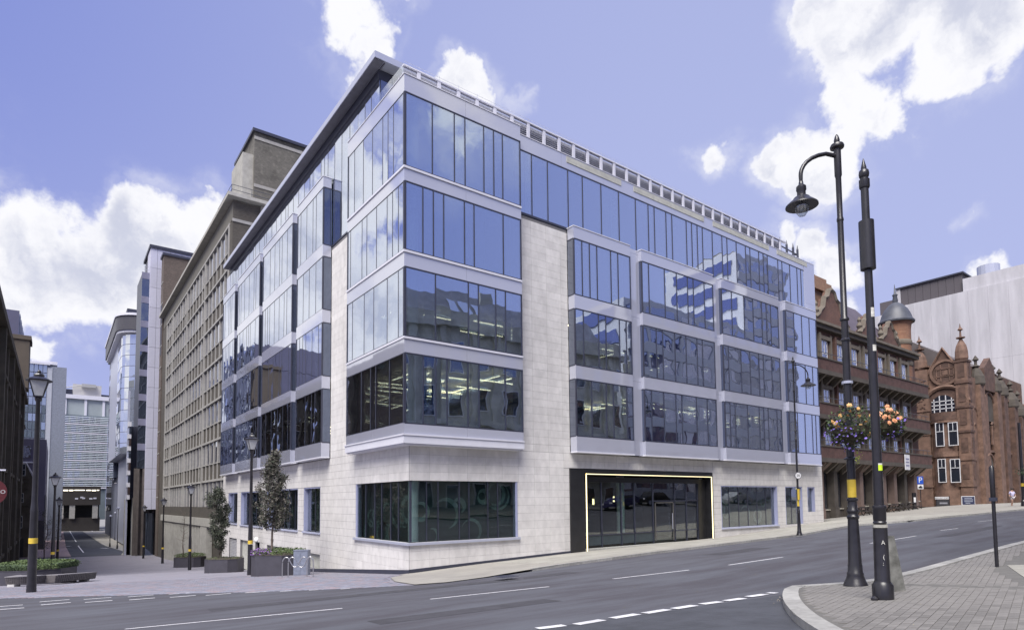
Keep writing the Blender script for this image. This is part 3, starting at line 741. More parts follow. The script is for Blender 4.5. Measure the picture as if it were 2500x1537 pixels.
obj('security_camera', MB().box(W-.14, W, 21.6, 21.8, -2.75, -2.6), metal_d, hero)

# ---------------------------------------------- entrance
pt = MB()
G0, G1 = H(10.2, .4), H(23.1, .4)
pt.box(10.21, 11.25, W-.08, 1.2, G0-.4, 1.71).box(11.25, 23.06, W-.08, 1.2, 1.38, 1.70).box(22.92, 23.06, W-.08, 1.2, G1-.4, 1.38)
portal = obj('entrance_portal', pt, black, hero)
o = obj('inner_frame', MB().box(11.5, 11.62, .95, 1.35, G0-.3, 1.1).box(11.35, 22.9, .95, 1.35, 1.0, 1.3).box(22.1, 22.9, .95, 1.35, G1-.5, 1.0).box(11.35, 22.9, 1.2, 1.35, G0-.4, -2.62), black); o.parent = portal
led = MB().box(11.37, 11.41, W-.10, W-.05, G0+.05, 1.45).box(11.37, 22.95, W-.10, W-.05, 1.41, 1.45).box(22.91, 22.95, W-.10, W-.05, G1+.05, 1.41)
o = obj('light_strip', led, emit('led_warm', (1.0, .86, .50), 1.25)); o.parent = portal
xs_ = [11.62, 13.1, 14.75, 15.9, 17.6, 19.7, 20.9, 22.1]
for i, (a, b) in enumerate(zip(xs_[:-1], xs_[1:])):
    o = block('entrance_pane', (a+.03, b-.03, 1.05, 1.08, -2.0 if i < 4 else -2.55, 1.0), glass_g, None); o.parent = portal
    if i < 4: o = block('kick_panel', (a+.03, b-.03, 1.04, 1.09, -2.6, -2.05), mat('kick', (.03, .045, .055), .15), None); o.parent = portal
fr2 = MB()
for a in xs_: fr2.box(a-.03, a+.03, 1.0, 1.12, -2.7, 1.0)
fr2.box(11.6, 22.1, 1.0, 1.1, -2.05, -1.99).box(17.6, 22.1, 1.0, 1.1, -.15, -.09)
o = obj('door_frame', fr2, metal_d); o.parent = portal
o = obj('door', MB().box(17.75, 17.8, .97, 1.02, -2.6, -.2).box(19.5, 19.55, .97, 1.02, -2.6, -.2).box(17.75, 19.55, .97, 1.02, -.25, -.2), mat('bronze_frame', (.10, .095, .09), .4)); o.parent = portal
o = obj('door_handle', MB().tube([(19.35, .93, -1.9), (19.35, .93, -.9)], .02, 6), metal_l); o.parent = portal

# ---------------------------------------------- interiors
ceil_m = mat('ceiling_dark', (.42, .42, .38), .9); floor_m = mat('carpet', (.10, .10, .11), .95); core_m = mat('core_wall', (.42, .41, .36), .9, .1, 1.5)
inn = MB()
for z in (3.0, 6.95, 10.85, 14.75, 18.95):
    inn.box(.78, 38, .78, 38, z, z+.35)
    inn.box(.46, 6.6, .46, .77, z, z+.35).box(.46, .77, .78, 6.6, z, z+.35)
    for side, bays in (('R', BR_), ('L', BL_)):
        for u0, u1, _ in bays: inn.box(*sd(side, u0+.06, u1-.06, .52, .77, z, z+.35))
inn.box(.75, 38, .8, 38, -5.5, -2.75)
obj('floor_slab', inn, ceil_m, hero)
obj('core_wall', MB().box(9, 30, 9, 30, -3, 21.2).box(37.6, 38.0, .95, 38, -3, 19).box(.95, 38, 37.6, 38, -3, 19), core_m, hero)
white_c = mat('column_white', (.82, .86, .88), .5, .03)
for z0, z1 in ((-2.75, 3.0), (3.35, 6.95), (7.3, 10.85), (11.2, 14.75), (15.1, 18.95)):
    for (x, y) in [(1.05, 1.15)]+[(x, 1.6) for x in (8.5, 15.3, 23.5, 31.5)]+[(1.6, y) for y in (8.5, 15.6, 23.7, 31.8)]:
        if z0 < 0 and x in (8.5,): continue
        o = link('column', _bc.setdefault(('col', round(z1-z0, 1)), None) or mesh('column', MB().lathe([(.24, 0), (.24, z1-z0)], 16), white_c, True), None, (x, y, z0)); _bc[('col', round(z1-z0, 1))] = o.data
        o.parent = hero; o.matrix_parent_inverse = Matrix.Translation(-hero.location)
tube_m = emit('office_light', (1.0, .90, .60), 4.8); tube_2 = emit('office_light_dim', (1.0, .90, .62), 3.5)
def lights(z, n, xr, yr, m, seed):
    r = random.Random(seed); mb = MB()
    for i in range(n):
        x, y = r.uniform(*xr), r.uniform(*yr); L_ = r.uniform(1.2, 2.4)
        if i % 2: mb.box(x, x+L_, y, y+.07, z, z+.05)
        else: mb.box(x, x+.07, y, y+L_, z, z+.05)
        if i % 5 == 0: mb.box(x, x+L_, y+L_, y+L_+.07, z, z+.05)
    obj('ceiling_light', mb, m, hero)
lights(6.55, 18, (1.5, 8), (1.8, 8), tube_m, 1); lights(6.55, 30, (9, 36), (1.8, 7), tube_m, 2); lights(10.45, 12, (2, 36), (2, 7), tube_2, 3); lights(6.55, 22, (1.5, 8), (9, 35), tube_2, 4)
# furniture seen dimly: desks, screens, blinds
fm = MB(); r = random.Random(5)
for z in (3.35, 7.3, 11.2):
    for i in range(46):
        if i % 2: x, y = r.uniform(1.5, 36), r.uniform(1.6, 7)
        else: x, y = r.uniform(1.6, 7), r.uniform(1.5, 36)
        fm.box(x, x+1.5, y, y+.7, z+.7, z+.74).box(x+.3, x+.9, y+.3, y+.34, z+.85, z+1.25).box(x, x+.05, y, y+.7, z, z+.7).box(x+1.45, x+1.5, y, y+.7, z, z+.7)
obj('desks', fm, mat('desk_grey', (.22, .21, .2), .6), hero, kind='stuff')
bm_ = MB()
for k, (z0, z1) in enumerate(FL[:3]):
    for i in range(20):
        x = r.uniform(.5, 36); bm_.box(x, x+.5, .70, .72, z0+.1, z1+.2)
        x = r.uniform(.5, 36); bm_.box(.70, .72, x, x+.5, z0+.1, z1+.2)
obj('blinds', bm_, mat('blind_grey', (.17, .19, .22), .8), hero, kind='stuff')
# printed screens with sweeping rings behind the ground-floor glass
mur = mat('screen_dark', (.045, .07, .07), .7, .2, 1.2)
obj('screen_wall', MB().box(.95, 6.6, .98, 1.02, -2.7, 1.5).box(.95, .99, 1.02, 6.6, -2.7, 1.5).box(24, 35, 1.15, 1.2, -2.7, 1.5).box(1.1, 1.15, 12, 36.2, -2.7, 1.5), mur, hero)
am = mat('screen_pale', (.23, .31, .29), .7, .2, 2); r = random.Random(3)
arcs = MB()
def arc(side, u, z, rad, a0, a1, wd, d):
    n = 18; vs = []
    for i in range(n+1):
        a = a0+(a1-a0)*i/n
        for q in (rad-wd*math.sin(PI*i/n)*.5-.01, rad+wd*math.sin(PI*i/n)*.5+.01):
            p = (u+q*math.cos(a), z+q*math.sin(a)); vs.append((p[0], d, p[1]) if side == 'R' else (d, p[0], p[1]))
    arcs.add(vs, [(2*i, 2*i+1, 2*i+3, 2*i+2) for i in range(n)])
for side, lst in (('R', [(1.2+i*.72, 7) for i in range(8)]+[(24.6+i*.8, 7) for i in range(12)]), ('L', [(1.2+i*.62, 7) for i in range(9)]+[(12.3+i*.8, 7) for i in range(28)])):
    for u, _ in lst:
        d = {'R': (.972 if u < 10 else 1.145), 'L': (.945 if u < 10 else 1.095)}[side]
        hi = 6.4 if u < 10 else 36
        rad = r.uniform(.28, .7); u_ = min(max(u, .95+rad), hi-rad)
        arc(side, u_, r.uniform(-1.6, .5), rad, r.uniform(0, 6), r.uniform(7.5, 10), r.uniform(.08, .3), d)
obj('screen_rings', arcs, am, hero, kind='stuff')
obj('lobby_wall', MB().box(10, 23.5, 7, 7.1, -2.8, 3).box(9.9, 10, 1.1, 7, -2.8, 3).box(23.5, 23.6, 1.1, 7, -2.8, 3), mat('lobby_wall', (.10, .09, .09), .6, .1, 1), hero)
obj('lobby_light', MB().lathe([(.06, 0), (.06, .35)], 8, (13.9, 2.5, -.3)).lathe([(.05, 0), (.05, .1)], 8, (16.2, 3, .1)).lathe([(.05, 0), (.05, .1)], 8, (16.2, 3, -.15)).box(35.9, 36.2, 1.6, 1.7, .7, .76), emit('lobby_lamp', (1, .8, .4), 4), hero)
# ================================================================== BUILDINGS ALONG THE LEFT STREET
brown = brickmat('brown_brick', (.055, .048, .040), (.085, .074, .062), (.10, .092, .08), stain=.25)
brown2 = brickmat('dark_brown_brick', (.085, .065, .055), (.13, .10, .085), (.12, .11, .1), stain=.3)
cream = mat('cream_concrete', (.33, .32, .305), .8, .08, 3, rnd=.06, stain=.25, coords='World')
taupe = mat('taupe_panel', (.14, .13, .112), .8, .08, 2, coords='World')
win_gl = glassmat('office_window_glass', r0=.16, k=.8, warp=.010, back=(.035, .035, .045), refl=(.75, .75, .9), rnd=.02)
frame_g = mat('window_frame_grey', (.15, .148, .17), .6, .05)
XG = 1.3
grid = thing('office_block', '1960s office block with a grid of cream concrete piers, brown brick panels and narrow windows', 'building', (8, 60, -8), world=True)
obj('wall', MB().box(XG+.45, 16, 40.0, 88.5, -9, 28.2).box(XG, XG+.46, 84.1, 88.5, -9, 28.2).box(XG, XG+.46, 40, 41.2, -2, 28.2).box(XG+.02, 16, 39.9, 40.0, 15, 30.2), brown, hero and grid)
obj('fascia_panel', MB().box(XG+.05, XG+.4, 40.0, 88.5, 28.45, 30.4), taupe, grid)
eave = obj('roof', MB().box(XG-.6, 16.5, 39.2, 89, 30.4, 30.75).box(XG+.5, 16, 40.2, 88.4, 28, 30.4), concrete, grid)
rb = MB()
for y in (39.6, 42, 45): rb.tube([(XG-.2, y, 30.75), (XG-.2, y, 31.7)], .03, 5)
for z in (31.2, 31.7): rb.tube([(XG-.2, 46, z), (XG-.2, 39.6, z), (6.5, 39.6, z)], .03, 5)
for x in (3, 5, 6.5): rb.tube([(x, 39.6, 30.75), (x, 39.6, 31.7)], .03, 5)
obj('roof_railing', rb, metal_d, grid)
fl = [2.45+4.26*k for k in range(7)]; fl[-1] = 28.2
c0 = 41.2; cw_ = 12.15/6; ncol = 21
for i in (0, 6, 12, 18, 21):
    y = c0+cw_*i; block('pier', (XG-.10, XG+.3, y-.14, y+.14, -.4, 28.3), cream, grid)
for i in range(1, 21):
    if i % 6: y = c0+cw_*i; block('pier', (XG+.0, XG+.3, y-.06, y+.06, -.4, 28.3), cream, grid)
for z in fl: block('floor_band', (XG-.06, XG+.35, 41.0, 84.1, z-.11, z+.11), cream, grid)
for k in range(6): block('floor_band', (XG+.02, XG+.35, 41.0, 84.1, fl[k]+1.75, fl[k]+1.86), cream, grid)
wme = mesh('window', MB().box(-.05, .02, -.93, -.52, 0, 2.25).box(.0, .03, -.52, .93, 0, 2.25), [frame_g]); wpm = mesh('pane', MB().box(-.02, -.005, -.50, .9, .06, 2.2), win_gl)
for k in range(7):
    for i in range(ncol):
        y = c0+cw_*(i+.5); z = fl[k-1]+1.86 if k else -.4
        o = link('window', wme, grid, (XG+.16, y, z)); o.matrix_parent_inverse = Matrix.Translation(-grid.location); o.scale.z = (fl[k]-z-.12)/2.25
        q = link('pane', wpm, o)
        if k: block('brick_panel', (XG+.12, XG+.44, y-.93, y+.93, fl[k-1]+.14, fl[k-1]+1.75), brown, grid)
obj('base_band', MB().box(XG-.05, XG+.4, 40, 84.1, -1.6, -.42), brown, grid)
obj('base_beam', MB().box(XG-.25, XG+.4, 40, 84.3, -2.5, -1.62), concrete, grid)
rm = []
y = 52.6
while y < 83:
    rm.append((XG-.12, XG+.12, y, y+.55, H(1, y)-.4, -2.5)); y += .95
for b in rm: block('concrete_rib', b, concrete, grid)
obj('base_wall', MB().box(XG+.1, XG+.4, 49.5, 84, -9, -2.5).box(XG+1.6, XG+2, 40, 49.5, -9, -2.5).box(XG-.2, XG+.4, 49.0, 52.4, -9, -2.5), concrete, grid)
obj('basement_door', MB().box(XG+1.5, XG+1.6, 42, 46, -8, -3.0), mat('old_door', (.32, .31, .30), .8, .2, 1.5, stain=.4), grid)
obj('side_wall', MB().box(XG+2.6, XG+14, 39.7, 39.95, 12, 30.3), brickmat('buff_brick', (.26, .25, .21), (.34, .33, .28), (.3, .3, .28), stain=.5), grid)
block('floor_band', (XG-.02, XG+2.6, 39.82, 40.0, 28.1, 28.4), cream, grid); block('floor_band', (XG+2.6, XG+14, 39.62, 39.8, 28.0, 28.3), cream, grid)
# lift tower on its roof
Y = 50.
a = hy(622/1, 315, Y); b = hy(760, 345, Y); l = hy(594, 380, Y)
tw = brickmat('tower_brick', (.095, .088, .078), (.135, .127, .11), (.14, .135, .12), stain=.6)
mb = MB().box(a.x, a.x+14, Y, Y+9, 28, a.z-.35); obj('tower', mb, tw, grid)
obj('tower_cap', MB().box(a.x-.25, a.x+14.3, Y-.3, Y+9.3, a.z-.35, a.z), metal_d, grid)
for yy in (395-56, 478-23): 
    p = hy(640, yy, Y-.05); block('tower_band', (a.x-.02, a.x+14, Y-.07, Y-.001, p.z-.28, p.z+.1), cream, grid)
zt = a.z-3.4
obj('stair_bay', MB().box(a.x-1.2, a.x+.1, Y+.4, Y+.8, 28, zt).box(a.x-1.2, a.x-.9, Y+.8, Y+6, 28, zt).box(a.x-1.2, a.x+.1, Y+.4, Y+6, zt, zt+.4), concrete, grid)
obj('stair_glass', MB().box(a.x-.9, a.x, Y+.7, Y+.75, 28, zt), win_gl, grid)

# ---- brown brick stair block and white panel tower behind
bt = thing('brick_block', 'dark brown windowless brick block between the white tower and the gridded office block', 'building', (6, 90, -8), world=True)
c = hy(418, 626, 89); l = hy(406, 645, 89)
obj('wall', MB().box(XG-.1, 22, 89, 91.5, -9, c.z), brown2, bt)
obj('roof', MB().box(XG-.3, 22.2, 88.8, 91.7, c.z, c.z+.4), metal_d, bt)
for i in range(11): block('string_course', (XG-.16, XG-.1, 89, 91.4, 1+i*3.55, 1.18+i*3.55), cream, bt)
block('window_strip', (XG-.14, XG-.02, 89.5, 90.8, 24.5, 33), metal_d, bt)
p = hy(425, 772, 88.9); obj('roof_ladder', MB().tube([(5.2, 88.7, 30.5), (5.2, 88.7, 36.5)], .07, 5).tube([(5.9, 88.7, 30.5), (5.9, 88.7, 36)], .07, 5), cream, bt)

YW = 93.
wt = thing('panel_tower', 'tall slim tower clad in pale lavender panels, the tallest block on the left street', 'building', (5, 95, -8), world=True)
l = hy(369, 604, YW); bz = hy(353, 1243, YW); xl = hy(361, 900, YW).x
wp = mat('lavender_panel', (.50, .50, .60), .5, .04, 2, rnd=.05)
zt, zb = l.z, bz.z
obj('wall', MB().box(xl+.1, 24, YW+.15, YW+9, zb+.2, zt-.3).box(xl+.8, 24, YW+2, YW+9, -10, zb+.3), metal_d, wt)
nr = 13; hz_ = (zt-zb)/nr; bx_ = []
for i in range(nr):
    for j, (x0, x1) in enumerate(((xl, xl+1.0), (xl+1.0, xl+2.9), (xl+2.9, xl+4.8), (xl+4.8, xl+7.5), (xl+7.5, xl+10.2), (xl+10.2, xl+13), (xl+13, xl+16))):
        if j > 2 and i < nr-3: continue
        bx_.append((x0+.02, x1-.02, YW, YW+.12, zb+i*hz_+.02, zb+(i+1)*hz_-.02))
for i in range(nr):
    bx_.append((xl-.02, xl+.1, YW+.14, YW+4, zb+i*hz_+.02, zb+(i+1)*hz_-.02))
pieces('cladding_panel', bx_, wp, wt)
obj('roof', MB().box(xl-.2, 26, YW-.2, YW+9, zt, zt+.5), metal_d, wt)
# glazed bay of the same tower, to its left
gx0 = hy(334, 1142, YW+.6).x; gx1 = xl-.02; gt = hy(346, 662, YW+.6).z; gb = hy(334, 1142, YW+.6).z
gs = []; sx_ = []
n_ = 8; hh_ = (gt-gb)/n_
for i in range(n_):
    sx_.append((gx0, gx1, YW+.6, YW+.8, gb+(i+1)*hh_-hh_*.28, gb+(i+1)*hh_-.03)); gs.append((gx0+.03, gx1-.03, YW+.66, YW+.72, gb+i*hh_, gb+(i+1)*hh_-hh_*.28-.03))
for b_ in gs: block('glass_pane', b_, glass_b, wt)
for b_ in sx_: block('spandrel_panel', b_, mat('violet_grey_panel', (.19, .19, .27), .5, .05), wt)
obj('side_wall', MB().box(gx0+.1, gx1, YW+.8, YW+9, gb, gt-.05), metal_d, wt)
sp_ = MB()
for i in range(5): sp_.box(gx0+.1+i*.75, gx0+.4+i*.75, YW+.7, YW+1.2, -9, gb)
sp_.box(gx0-.3, xl+3.5, YW+1.5, YW+1.8, -9, gb)
obj('stone_fin', sp_, mat('dark_stone_fin', (.10, .085, .08), .6, .2, 1), wt)
obj('shopfront', MB().box(xl+.3, 1.2, YW+.6, YW+.7, -8.8, -1.5), glass_b, wt)
obj('roof_rail', MB().tube([(gx0+.4, YW+1, gt), (gx0+.4, YW+1, gt+1.1), (gx1, YW+1, gt+1.1)], .04, 5).tube([(gx0+.4, YW+1, gt+.55), (gx1, YW+1, gt+.55)], .03, 5), metal_l, wt)

# ---- banded building
Xb = -2.6
sb = thing('banded_building', 'narrow office front with alternating white and brown horizontal bands, beside the stone-finned entrance', 'building', (2, 104, -8), world=True)
y0 = 97.; y1 = hx(306, 1337, Xb).y; ztop = hx(318, 1033, Xb).z; zz0 = hx(310, 1215, Xb).z
obj('wall', MB().box(Xb+.3, 8, y0, y1+6, -10, ztop), metal_d, sb)
n_ = 6; st = (ztop-zz0)/n_
for i in range(n_+1):
    block('white_band', (Xb, Xb+.4, y0, y1, zz0+i*st-.1*st, zz0+i*st+.28*st), metal_w, sb)
    if i < n_: block('window_band', (Xb+.1, Xb+.4, y0+.05, y1-.05, zz0+i*st+.28*st, zz0+(i+1)*st-.1*st), glass_b if i % 2 else mat('brown_glass', (.05, .035, .035), .15), sb)
obj('entrance_pier', MB().box(Xb-.1, Xb+.8, y0, y0+1.2, -10, zz0-.1*st).box(Xb+.9, Xb+1.1, y0, y1, -10, zz0), concrete, sb)
obj('side_fin', MB().box(Xb-.05, Xb+.25, y0-.3, y0-.02, -9, ztop+6), metal_l, sb)

# ---- glass tower with rounded top corner
rt_ = thing('rounded_glass_tower', 'mirror glass tower with a rounded dark crown rising behind the panel tower', 'building', (5, 135, -9), world=True)
Yc = 128.; xr = hy(345, 780, Yc).x+2; xc_ = hy(292, 815, Yc).x; ztp = hy(330, 768, Yc).z; zgl = hy(330, 806, Yc).z; rad = 5.2
xw = hy(281, 830, Yc+rad).x
def rounded(x0, x1, y0, y1, r, n=8):
    pts = [(x1, y1), (x0, y1)]
    for i in range(n+1):
        a = PI+PI/2*i/n; pts.append((x0+r+r*math.cos(a), y0+r+r*math.sin(a)))
    return pts+[(x1, y0)]
obj('crown', MB().prism(rounded(xw, xr, Yc, Yc+38, rad), zgl+.3, ztp), mat('crown_dark', (.06, .058, .068), .45, .1), rt_, smooth=True)
obj('crown_rim', MB().prism(rounded(xw-.2, xr, Yc-.2, Yc+38, rad), ztp, ztp+.5).prism(rounded(xw+.25, xr, Yc+.25, Yc+38, rad-.2), zgl-.2, zgl+.29), metal_w, rt_, smooth=True)
nf = 11; zb_ = hy(300, 1105, Yc).z; fh = (zgl-.2-zb_)/nf
out = rounded(xw+1.2, xr, Yc+1.0, Yc+38, rad-.6, 6)[2:]
out = [(xw+1.2, Yc+14)]+out
mir = glassmat('mirror_glass', r0=.62, k=.35, warp=.05, back=(.3, .33, .36), rnd=.03, refl=(.93, .96, 1), wscale=.25)
for f in range(nf):
    for i in range(len(out)-1):
        (x0, y0_), (x1, y1_) = out[i], out[i+1]
        m_ = MB().add([(x0, y0_, zb_+f*fh+.07), (x1, y1_, zb_+f*fh+.07), (x1, y1_, zb_+(f+1)*fh-.07), (x0, y0_, zb_+(f+1)*fh-.07)], [(0, 1, 2, 3)])
        obj('glass_pane', m_, mir, rt_)
obj('glazing_frame', MB().prism(rounded(xw+1.25, xr, Yc+1.05, Yc+38, rad-.6, 6), zb_, zgl-.2).box(xw+3, xr, Yc+3, Yc+30, -9, zb_), metal_l, rt_)
# dark slate wall of the same row, further down
ds = thing('slate_building', 'long dark slate-blue office at the far right end of the left street', 'building', (5, 170, -9), world=True)
Xd = 1.2; ya = hx(283, 1100, Xd).y; yb = 214.
slate = mat('slate_panel', (.09, .10, .15), .5, .1, .6, coords='World'); slg = glassmat('slate_glass', r0=.3, k=.65, back=(.06, .07, .10), warp=.02, refl=(.85, .9, 1))
Zs = hx(262, 905, Xd).z
obj('wall', MB().box(Xd, 12, ya-30, yb, -9.5, Zs), slate, ds)
obj('roof', MB().box(Xd-.5, 12, ya-30, yb+.5, Zs, Zs+1.5), metal_d, ds)
nn = 13
for i in range(nn):
    z = -2+(Zs+1)*i/nn
    for j in range(5): 
        y_ = ya+2+j*(yb-ya-3)/5
        block('window', (Xd-.1, Xd+.05, y_, y_+(yb-ya)/5-1.8, z, z+2.0), slg, ds)
gx = hy(258, 1100, ya).x
obj('glass_bay', MB().box(Xd-1.4, Xd-.05, ya-14, ya, 7, Zs-2), slg, ds)
obj('entrance_wall', MB().box(Xd-.4, Xd-.06, ya-14, ya+6, -9.5, 6.9), mat('slate_base', (.13, .14, .19), .6), ds)

# ---- the end of the street: low bridge block and the louvred office
YE = 240.
eb = thing('parking_deck', 'low dark concrete deck on square columns closing the end of the left street', 'building', (-8, 250, -9), world=True)
xa, xb = hy(128, 1200, YE).x, hy(246, 1200, YE).x; z1 = hy(190, 1186, YE).z; z2 = hy(190, 1232, YE).z; z3 = hy(190, 1265, YE).z
dkc = mat('deck_dark', (.034, .029, .026), .8, .15, .2, coords='World')
obj('deck_wall', MB().box(xa, xb, YE, YE+6, z2, z1).box(xa, xb, YE+1, YE+1.5, -10, z3+.3), dkc, eb)
obj('deck_back', MB().box(xa, xb, YE+7, YE+8, -10, z1), mat('deck_black', (.012, .012, .012), .9), eb)
for x_ in (176, 232, 148): 
    c = hy(x_, 1250, YE).x; block('column', (c-.8, c+.8, YE+.2, YE+1, z3, z2), concrete, eb)
lm_ = MB(); r = random.Random(4); x = xa+3
while x < xb-1:
    l_ = r.uniform(.8, 3.2); lm_.box(x, min(x+l_, xb-.5), YE-.1, YE, z1-1.6+r.uniform(-.1, .1), z1-1.25); x += l_+r.uniform(.2, .5)
obj('facade_light', lm_, emit('deck_lights', (1, .93, .75), 1.6), eb)
pm = MB()
for x_, y_ in ((183, 1218), (196, 1215), (200, 1217), (218, 1218), (228, 1217)): q = hy(x_, y_, YE-.1); pm.box(q.x, q.x+.9, YE-.1, YE, q.z, q.z+.5)
obj('small_sign', pm, metal_w, eb)
lo = thing('louvred_office', 'office tower striped with pale horizontal sunshade louvres at the end of the left street', 'building', (-8, 262, -9), world=True)
YL = 256.
xa, xb = hy(143, 1100, YL).x, hy(254, 1100, YL).x+1; zt = hy(190, 1012, YL).z; zb = hy(190, 1190, YL).z
obj('wall', MB().box(xa+.3, xb, YL+.4, YL+20, zb-12, zt), mat('teal_wall', (.13, .16, .18), .5, .2, .1), lo)
fr_ = MB().box(xa-.3, xa+.3, YL-.3, YL+.5, zb-12, zt)
nfl = 8; fh = (zt-zb)/nfl
for f in range(nfl): 
    block('floor_band', (xa, xb, YL-.25, YL+.3, zb+f*fh-.22, zb+f*fh+.22), metal_w, lo)
    for j in range(4): block('louvre', (xa+.3, xb, YL-.2, YL-.05, zb+f*fh+fh*(.22+.19*j)-.1, zb+f*fh+fh*(.22+.19*j)+.13), mat('louvre_ice', (.66, .72, .76), .5, .05), lo)
    x = xa+1; r = random.Random(f)
    while x < xb-1.5:
        wd = r.choice([1.2, 1.6]); block('window', (x, x+wd, YL+.3, YL+.42, zb+f*fh+.4, zb+(f+1)*fh-.4), glass_b, lo); x += wd+r.choice([.6, 1.3])
obj('edge_frame', fr_, metal_w, lo)
# its paler upper storeys and plant
c1 = hy(150, 970, YL+1).z; xa2, xb2 = hy(158, 1000, YL+1).x, xb+1
obj('upper_storey', MB().box(xa2, xb2, YL+1.5, YL+20, zt, c1), mat('upper_glass', (.32, .36, .37), .3, .1, .2), lo)
ub = MB().box(xa2-1.2, xb2, YL+.6, YL+21, c1, c1+1.5)
for x_ in (159, 209, 253): q = hy(x_, 1000, YL+1).x; ub.box(q-.4, q+.4, YL+1, YL+1.6, zt, c1)
obj('upper_frame', ub, metal_w, lo)
pa, pb_ = hy(178, 950, YL+5), hy(248, 942, YL+5)
obj('plant_room', MB().box(pa.x, pb_.x, YL+5, YL+18, c1+1.5, pb_.z), mat('plant_cream', (.42, .41, .40), .7, .05), lo)
obj('plant_louvre', MB().box(pa.x-2.6, pa.x-.1, YL+5, YL+18, c1+1.5, pa.z).box(pb_.x, pb_.x+3, YL+6, YL+18, c1+1.5, pa.z-1), metal_d, lo)
j0, j1 = hy(155, 946, YL+4), hy(215, 938, YL+4)
obj('gantry', MB().tube([tuple(j0), tuple(j1)], .18, 5).box(j0.x-.8, j0.x+.8, YL+3.6, YL+4.4, j0.z-1, j0.z+.6).box(j1.x-2, j1.x+2.5, YL+3, YL+8, j1.z-1.2, j1.z), mat('gantry_grey', (.34, .34, .34), .6), lo)

# ---- left side: glass office with two fins
gf = thing('glass_tower', 'pale blue glass office block with two tall grey fins at its corner', 'building', (-25, 200, -9), world=True)
Yg = 170.
xa, xb = hy(46, 1000, Yg).x, hy(112, 1000, Yg).x; zt = hy(90, 888, Yg).z; zb = hy(80, 1068, Yg).z
gm = glassmat('pale_tower_glass', r0=.42, k=.5, back=(.16, .20, .25), warp=.03, refl=(.9, .93, 1), rnd=.03, wscale=.3)
obj('wall', MB().box(xa-6, xb+4, Yg+.3, Yg+50, -9, zt-.2), mat('grey_blue_wall', (.2, .22, .27), .6), gf)
nf, nc = 9, 6
for f in range(nf):
    for c in range(nc+3):
        w_ = (xb-xa)/nc; x0 = xa-3*w_+c*w_; h_ = (zt-zb)/nf
        block('glass_pane', (x0+.06, x0+w_-.06, Yg+.1, Yg+.2, zb+f*h_+.1, zb+(f+1)*h_-.1), gm, gf)
obj('roof', MB().box(xa-6, xb+.5, Yg-.2, Yg+10, zt, zt+.6).box(xa+2, xb+2, Yg+2, Yg+8, zt+.6, zt+1.4), metal_w, gf)
# return face to the street, tapering in perspective, and the fins
Xs = hy(120, 1000, Yg).x
obj('street_face', MB().box(xb+.0, Xs+.4, Yg+.2, Yg+48, -9, zt-.6), mat('pale_return', (.40, .42, .47), .5, .05), gf)
for k_, (xp, yp) in enumerate(((128, 906), (145, 917))):
    Yf = Yg+14+k_*16; a = hy(xp, yp, Yf); wd = abs(hy(xp+7, yp, Yf).x-a.x)
    obj('fin', MB().box(a.x-wd*.5, a.x+wd*.5, Yf, Yf+1.5, -9, a.z), mat('fin_grey', (.13, .14, .19), .5), gf)
    obj('fin_face', MB().box(a.x+wd*.5, a.x+wd*.5+.5, Yf, Yf+9, -9, a.z-.5), metal_w, gf)

pu = thing('purple_block', 'plain purple-grey rendered block with one wide window below the glass tower', 'building', (-22, 140, -8), world=True)
Yp = 128.
xa, xb = hy(40, 1100, Yp).x, hy(113, 1100, Yp).x; zt = hy(80, 1071, Yp).z
obj('wall', MB().box(xa-8, xb, Yp, Yp+35, -9.5, zt), mat('purple_render', (.12, .11, .16), .7, .06, .3), pu)
q0, q1 = hy(48, 1087, Yp), hy(75, 1117, Yp)
o = obj('window', MB().box(q0.x, q1.x, Yp-.12, Yp-.02, q1.z, q0.z), glassmat('purple_window', r0=.5, k=.4, back=(.1, .1, .15), warp=.08), pu)
block('sill', (q0.x+.6, q1.x+1.2, Yp-.3, Yp, q1.z-1.0, q1.z-.75), metal_w, pu)
obj('ground_shops', MB().box(xb-6, xb+.05, Yp-.1, Yp, -9.5, -3).box(xb-.3, xb+.12, Yp+.2, Yp+30, -9.5, 2), mat('shop_dark', (.04, .036, .045), .4), pu)

# ---- stone house with sloping gable, front to camera
sh = thing('stone_house', 'small dark stone front with sash windows and a white-edged sloping gable', 'building', (-20, 96, -8), world=True)
Ys = 97.
dst = mat('sooty_stone', (.085, .075, .058), .85, .22, .9, stain=.35, coords='World', bump=.3)
def P_(x, y): q = hy(x, y, Ys); return (q.x, Ys, q.z)
xa, xb = hy(28, 1250, Ys).x-8, hy(83, 1250, Ys).x
gp_ = [P_(28, 1130), P_(64, 1130), P_(72, 1145), P_(80, 1160), P_(85, 1174)]
poly = [(xa, -9)]+[(xa, gp_[0][2])]+[(p[0], p[2]) for p in gp_]+[(xb, -9)]
mb = MB(); n = len(poly); mb.add([(x, Ys, z) for x, z in poly]+[(x, Ys+24, z) for x, z in poly], [tuple(range(n)), tuple(range(n, 2*n))[::-1]]+[(i, n+i, n+(i+1) % n, (i+1) % n) for i in range(n)])
obj('wall', mb, dst, sh)
obj('gable_coping', MB().tube([(p[0], Ys-.1, p[2]+.05) for p in gp_], .13, 5), metal_w, sh)
wf = mat('white_sash', (.55, .55, .54), .6)
